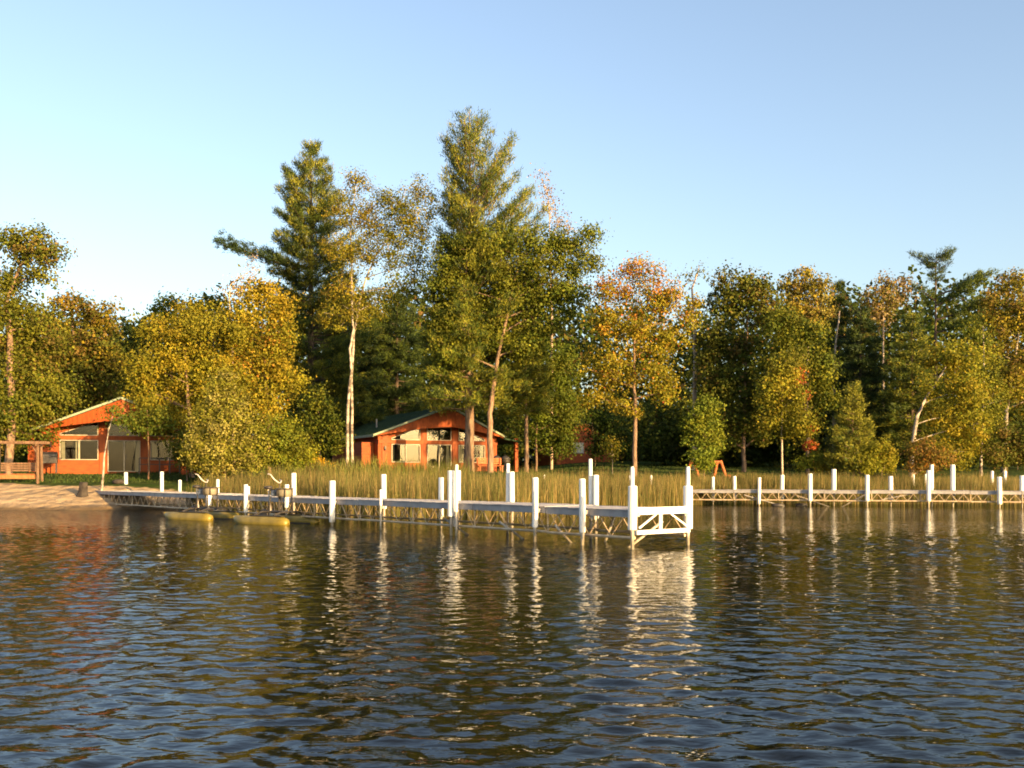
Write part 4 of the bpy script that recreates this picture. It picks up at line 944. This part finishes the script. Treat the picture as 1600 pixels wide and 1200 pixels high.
def flat_pine():
    conifer("white_pine", "flat-topped old pine standing above the right-hand wood", 1462, 90, 388,
        [(387, 1422, 1492), (396, 1424, 1490), (406, 1438, 1484), (418, 1446, 1484), (430, 1450, 1476), (440, 1452, 1472)], [(NG, 3), (ND, 2)], .26, 30, cover=1.8, up=.5, low=.2, tuft=.3, needle=.3)
    t = [o for o in bpy.data.objects if o.name.startswith("white_pine")][-1]
    base = t.location
    for (x0, y0, x1, y1, nn) in ((1462, 462, 1545, 428, 60), (1460, 480, 1520, 448, 40), (1462, 500, 1550, 470, 70), (1462, 520, 1540, 500, 60), (1462, 470, 1437, 448, 16)):
        mb = MB(); pts = branch_np(mb, at(x0, y0, 90) - base, at(x1, y1, 89) - base, .09, .02, .06, 5, 6); mb.build("branches", M_BARKDK, t, smooth=True)
        TP = []
        for i in range(nn):
            s = random.uniform(.3, 1); q = s * 6; a = min(5, int(q)); p = pts[a].lerp(pts[a + 1], q - a)
            TP.append(tuple(p + Vector((random.gauss(0, .3), random.gauss(0, .6), random.gauss(.05, .2)))))
        TP = np.array(TP); idx = np.repeat(np.arange(nn), 40); n = len(idx)
        a = unit(np.array([.6, 0, .5]) + rng.normal(size=(n, 3)) * .6); P = TP[idx] + rng.normal(size=(n, 3)) * .13
        b = unit(np.cross(a, rng.normal(size=(n, 3)))) * .03
        V = np.stack([P - b, P + b, P + a * .32 * rng.uniform(.6, 1.2, (n, 1))], 1).reshape(-1, 3)
        col = np.array(NG) * rng.uniform(.6, 1.3, (n, 1))
        link("crown", np_mesh("bough_needles", V, np.arange(3 * n).reshape(n, 3), np.repeat(col, 3, 0)), M_NEEDLE, t)
flat_pine()
deciduous("birch_tree", "tall thin-crowned birch at the right edge with a leaning pale trunk", 1568, 84, [(1572, 640), (1582, 580), (1590, 530), (1596, 470)], [(1590, 440, 30, 24), (1555, 470, 30, 26), (1605, 490, 34, 34), (1565, 510, 40, 26), (1540, 540, 34, 26), (1600, 560, 40, 34), (1570, 600, 40, 30), (1620, 620, 40, 40)], [(OL, 2.4), (GO, 1.6), (BR, 1), (YG, 1)], .2, 2.0, M_BIRCH, .24, clump=.65, limb_r=.07)
deciduous("birch_tree", "leaning white birch trunk in yellow leaves at the reed edge, right", 1424, 67, [(1426, 690), (1434, 650), (1448, 620), (1462, 598), (1476, 575), (1490, 550)],
          [(1470, 560, 30, 22), (1500, 560, 34, 30), (1455, 600, 18, 16), (1505, 610, 36, 34), (1480, 650, 30, 30), (1520, 665, 30, 34), (1495, 705, 40, 26)], [(GO, 3.2), (YG, 4), (LG, 1)], .19, 2.3, M_BIRCH, .17, limb_r=.04)
deciduous("birch_tree", "slender birch behind the yellow leaves near the right edge", 1532, 78, [(1535, 640), (1538, 570), (1536, 510)], [(1536, 520, 26, 26), (1530, 580, 36, 34), (1550, 630, 34, 34), (1530, 675, 36, 30)], [(YG, 2), (OL, 2), (GR, 1)], .2, 2.0, M_BIRCH, .14)
deciduous("leafy_shrub", "rounded yellow-green shrub at the reed edge right of the olive conifer", 1378, 64.5, [(1378, 725)], [(1375, 708, 20, 24), (1360, 722, 22, 18), (1390, 724, 14, 18)], [(YG, 4), (GO, 1), (LG, 1)], .16, 3.2, r0=.04, cat="shrub", clump=.45)
deciduous("leafy_shrub", "rusty brown shrub at the foot of the leaning birch", 1452, 65, [(1452, 725)], [(1445, 708, 26, 22), (1470, 715, 24, 20), (1440, 730, 30, 12)], [(BR, 2), (OR, 1), (OL, 2)], .16, 2.8, r0=.04, cat="shrub", clump=.45)
deciduous("leafy_shrub", "olive shrub at the far right edge behind the boardwalk posts", 1574, 68.5, [(1574, 710)], [(1570, 690, 30, 34), (1600, 700, 30, 34), (1550, 712, 24, 22), (1620, 690, 30, 40)], [(OL, 3), (BR, 1.4), (GR, 1.4)], .17, 2.8, r0=.05, cat="shrub", clump=.5)
deciduous("leafy_shrub", "small orange-tipped bush at the reeds left of the round yellow shrub", 1312, 66, [(1312, 730)], [(1308, 722, 16, 14), (1285, 726, 16, 12)], [(YG, 2), (GO, 2), (OR, .6)], .15, 2.4, r0=.03, cat="shrub", clump=.4)
deciduous("leafy_shrub", "low lime-green bush at the foot of the slim red-flushed tree", 1272, 66.5, [(1272, 730)], [(1270, 718, 18, 16), (1250, 726, 14, 12)], [(LG, 2), (YG, 2)], .15, 2.4, r0=.03, cat="shrub", clump=.4)
# undergrowth closing the wood's foot
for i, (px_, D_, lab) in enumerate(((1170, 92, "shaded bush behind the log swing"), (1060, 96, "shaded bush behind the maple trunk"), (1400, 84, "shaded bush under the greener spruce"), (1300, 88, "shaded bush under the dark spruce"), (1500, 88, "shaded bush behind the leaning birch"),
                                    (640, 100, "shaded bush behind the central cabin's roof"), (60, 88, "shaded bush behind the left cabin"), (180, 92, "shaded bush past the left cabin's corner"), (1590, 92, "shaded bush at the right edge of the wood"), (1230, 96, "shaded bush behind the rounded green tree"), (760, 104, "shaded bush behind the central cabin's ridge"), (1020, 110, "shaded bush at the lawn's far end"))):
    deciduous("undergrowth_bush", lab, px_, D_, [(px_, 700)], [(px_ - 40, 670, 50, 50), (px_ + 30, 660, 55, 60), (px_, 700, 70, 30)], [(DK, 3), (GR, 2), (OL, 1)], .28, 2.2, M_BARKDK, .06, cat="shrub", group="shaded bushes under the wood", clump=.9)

# --- reeds and grasses
RFX = [-20, -14, -9, -5, 0, 3, 7.5, 10, 12, 20, 30, 60]; RFY = [51.0, 48.8, 45, 41.5, 43, 47.5, 54.5, 59, 62.4, 62.2, 62.4, 64]
def blades(name, label, n, xr, fn_y, h, wd, pal, bend=.25, heads=0.0, cat="reeds"):
    x = rng.uniform(xr[0], xr[1], n); y = fn_y(x, n)
    z = np.maximum(gz(x, y), -.35)
    Hh = h(x, y) * rng.uniform(.6, 1.12, n) * (1 + .10 * np.sin(x * 1.3 + 2 * np.sin(y * .8)) + .07 * np.sin(x * 3.1 + y * 1.7)) * np.where(rng.random(n) < .06, .55, 1)
    th = rng.uniform(0, 2 * math.pi, n); bd = np.abs(rng.normal(0, bend, n)) * Hh * .6
    dx, dy_ = np.cos(th) * bd, np.sin(th) * bd
    wa = rng.uniform(-.9, .9, n); wx, wy = np.cos(wa) * wd, np.sin(wa) * wd
    B = np.stack([x, y, z], -1); W = np.stack([wx, wy, 0 * wx], -1)
    M_ = B + np.stack([dx * .25, dy_ * .25, Hh * .55], -1); T = B + np.stack([dx, dy_, Hh], -1)
    V = np.stack([B - W, B + W, M_ + W * .8, M_ - W * .8, T + W * .12, T - W * .12], 1).reshape(-1, 3)
    i = np.arange(n)[:, None] * 6
    Fc = np.concatenate([i + np.array([[0, 1, 2, 3]]), i + np.array([[3, 2, 4, 5]])], 0)
    patch = .5 + .5 * np.sin(x * .7 + np.sin(y * .9) * 1.5)
    col = pick(pal, n) * rng.uniform(.7, 1.3, (n, 1)) * (0.85 + .3 * patch[:, None])
    o = link(name, np_mesh(name, V, Fc, np.repeat(col, 6, 0)), M_REED)
    tag(o, label, cat, kind="stuff")
    return o
RE = (.16, .125, .035); RE2 = (.10, .105, .024); RE3 = (.28, .20, .075); RE4 = (.07, .08, .018)
def ry(x, n):
    f = np.interp(x, RFX, RFY); b = np.maximum(shore(x) + 2.0, f + 4)
    return f + (b - f) * rng.random(n) ** 1.25 + rng.normal(0, .35, n)
blades("reeds", "dense tan-green reeds standing in the water along the shore", 80000, (-15.5, 46), ry, lambda x, y: np.interp(x, [-16, -10, 0, 6, 12, 46], [1.6, 1.95, 2.0, 1.85, 1.7, 1.7]) - np.clip(gz(x, y), 0, 1.0) * .95, .0115, [(RE, 3), (RE2, 3), (RE3, 1.6), (RE4, 1.4)], .22)
blades("cattails", "tall drooping cattail leaves in front of the central cabin", 4200, (-13.5, -2.5), lambda x, n: rng.uniform(53, 60, n), lambda x, y: 1.35 + 0 * x, .024, [(RE2, 3), (OL, 2), (RE, 1.5), (GR, 1.5)], .42)
blades("shore_grass", "rough dry grass at the top of the shore on the right", 16000, (2, 50), lambda x, n: shore(x) + rng.uniform(1, 6, n), lambda x, y: .5 + 0 * x, .018, [(RE, 2), (RE3, 2), (RE2, 2)], .3, cat="grass")
blades("lawn_grass", "short mown green grass of the lawns", 42000, (-34, 24), lambda x, n: shore(x) + 6.5 + rng.random(n) ** 1.3 * 34 + np.where(x < -17, 0.5, 0), lambda x, y: .11 + 0 * x, .02, [((.030, .058, .009), 3), ((.055, .078, .012), 2)], .4, cat="grass")
def goldenrod():
    n = 900; c = np.array([tuple(at(x, y, 62)) for x, y in ((486, 712), (492, 718), (500, 722), (478, 716), (508, 726), (515, 728))])
    P = c[rng.integers(0, len(c), n)] + rng.normal(size=(n, 3)) * np.array([.22, .3, .12])
    b = at(494, 744, 62); base = Vector((b.x, b.y, float(gz(b.x, b.y))))
    t = thing("goldenrod", "clump of yellow goldenrod flowers left of the birch trunk", "flowers", base)
    V, Fc, cl = leaf_quads(P - np.array(base), .09, np.array([(.55, .33, .02)]) * rng.uniform(.7, 1.2, (n, 1)))
    link("flower_heads", np_mesh("flower_heads", V, Fc, cl), M_LEAF, t)
    m = MB()
    for i in range(40):
        p = Vector(P[i * 20]) - base; m.tube([(p.x * .8, p.y * .8, -.1), tuple(p)], .012, 3, cap=False)
    m.build("stems", mat("stem_mat", (.06, .10, .02)), t)
goldenrod()
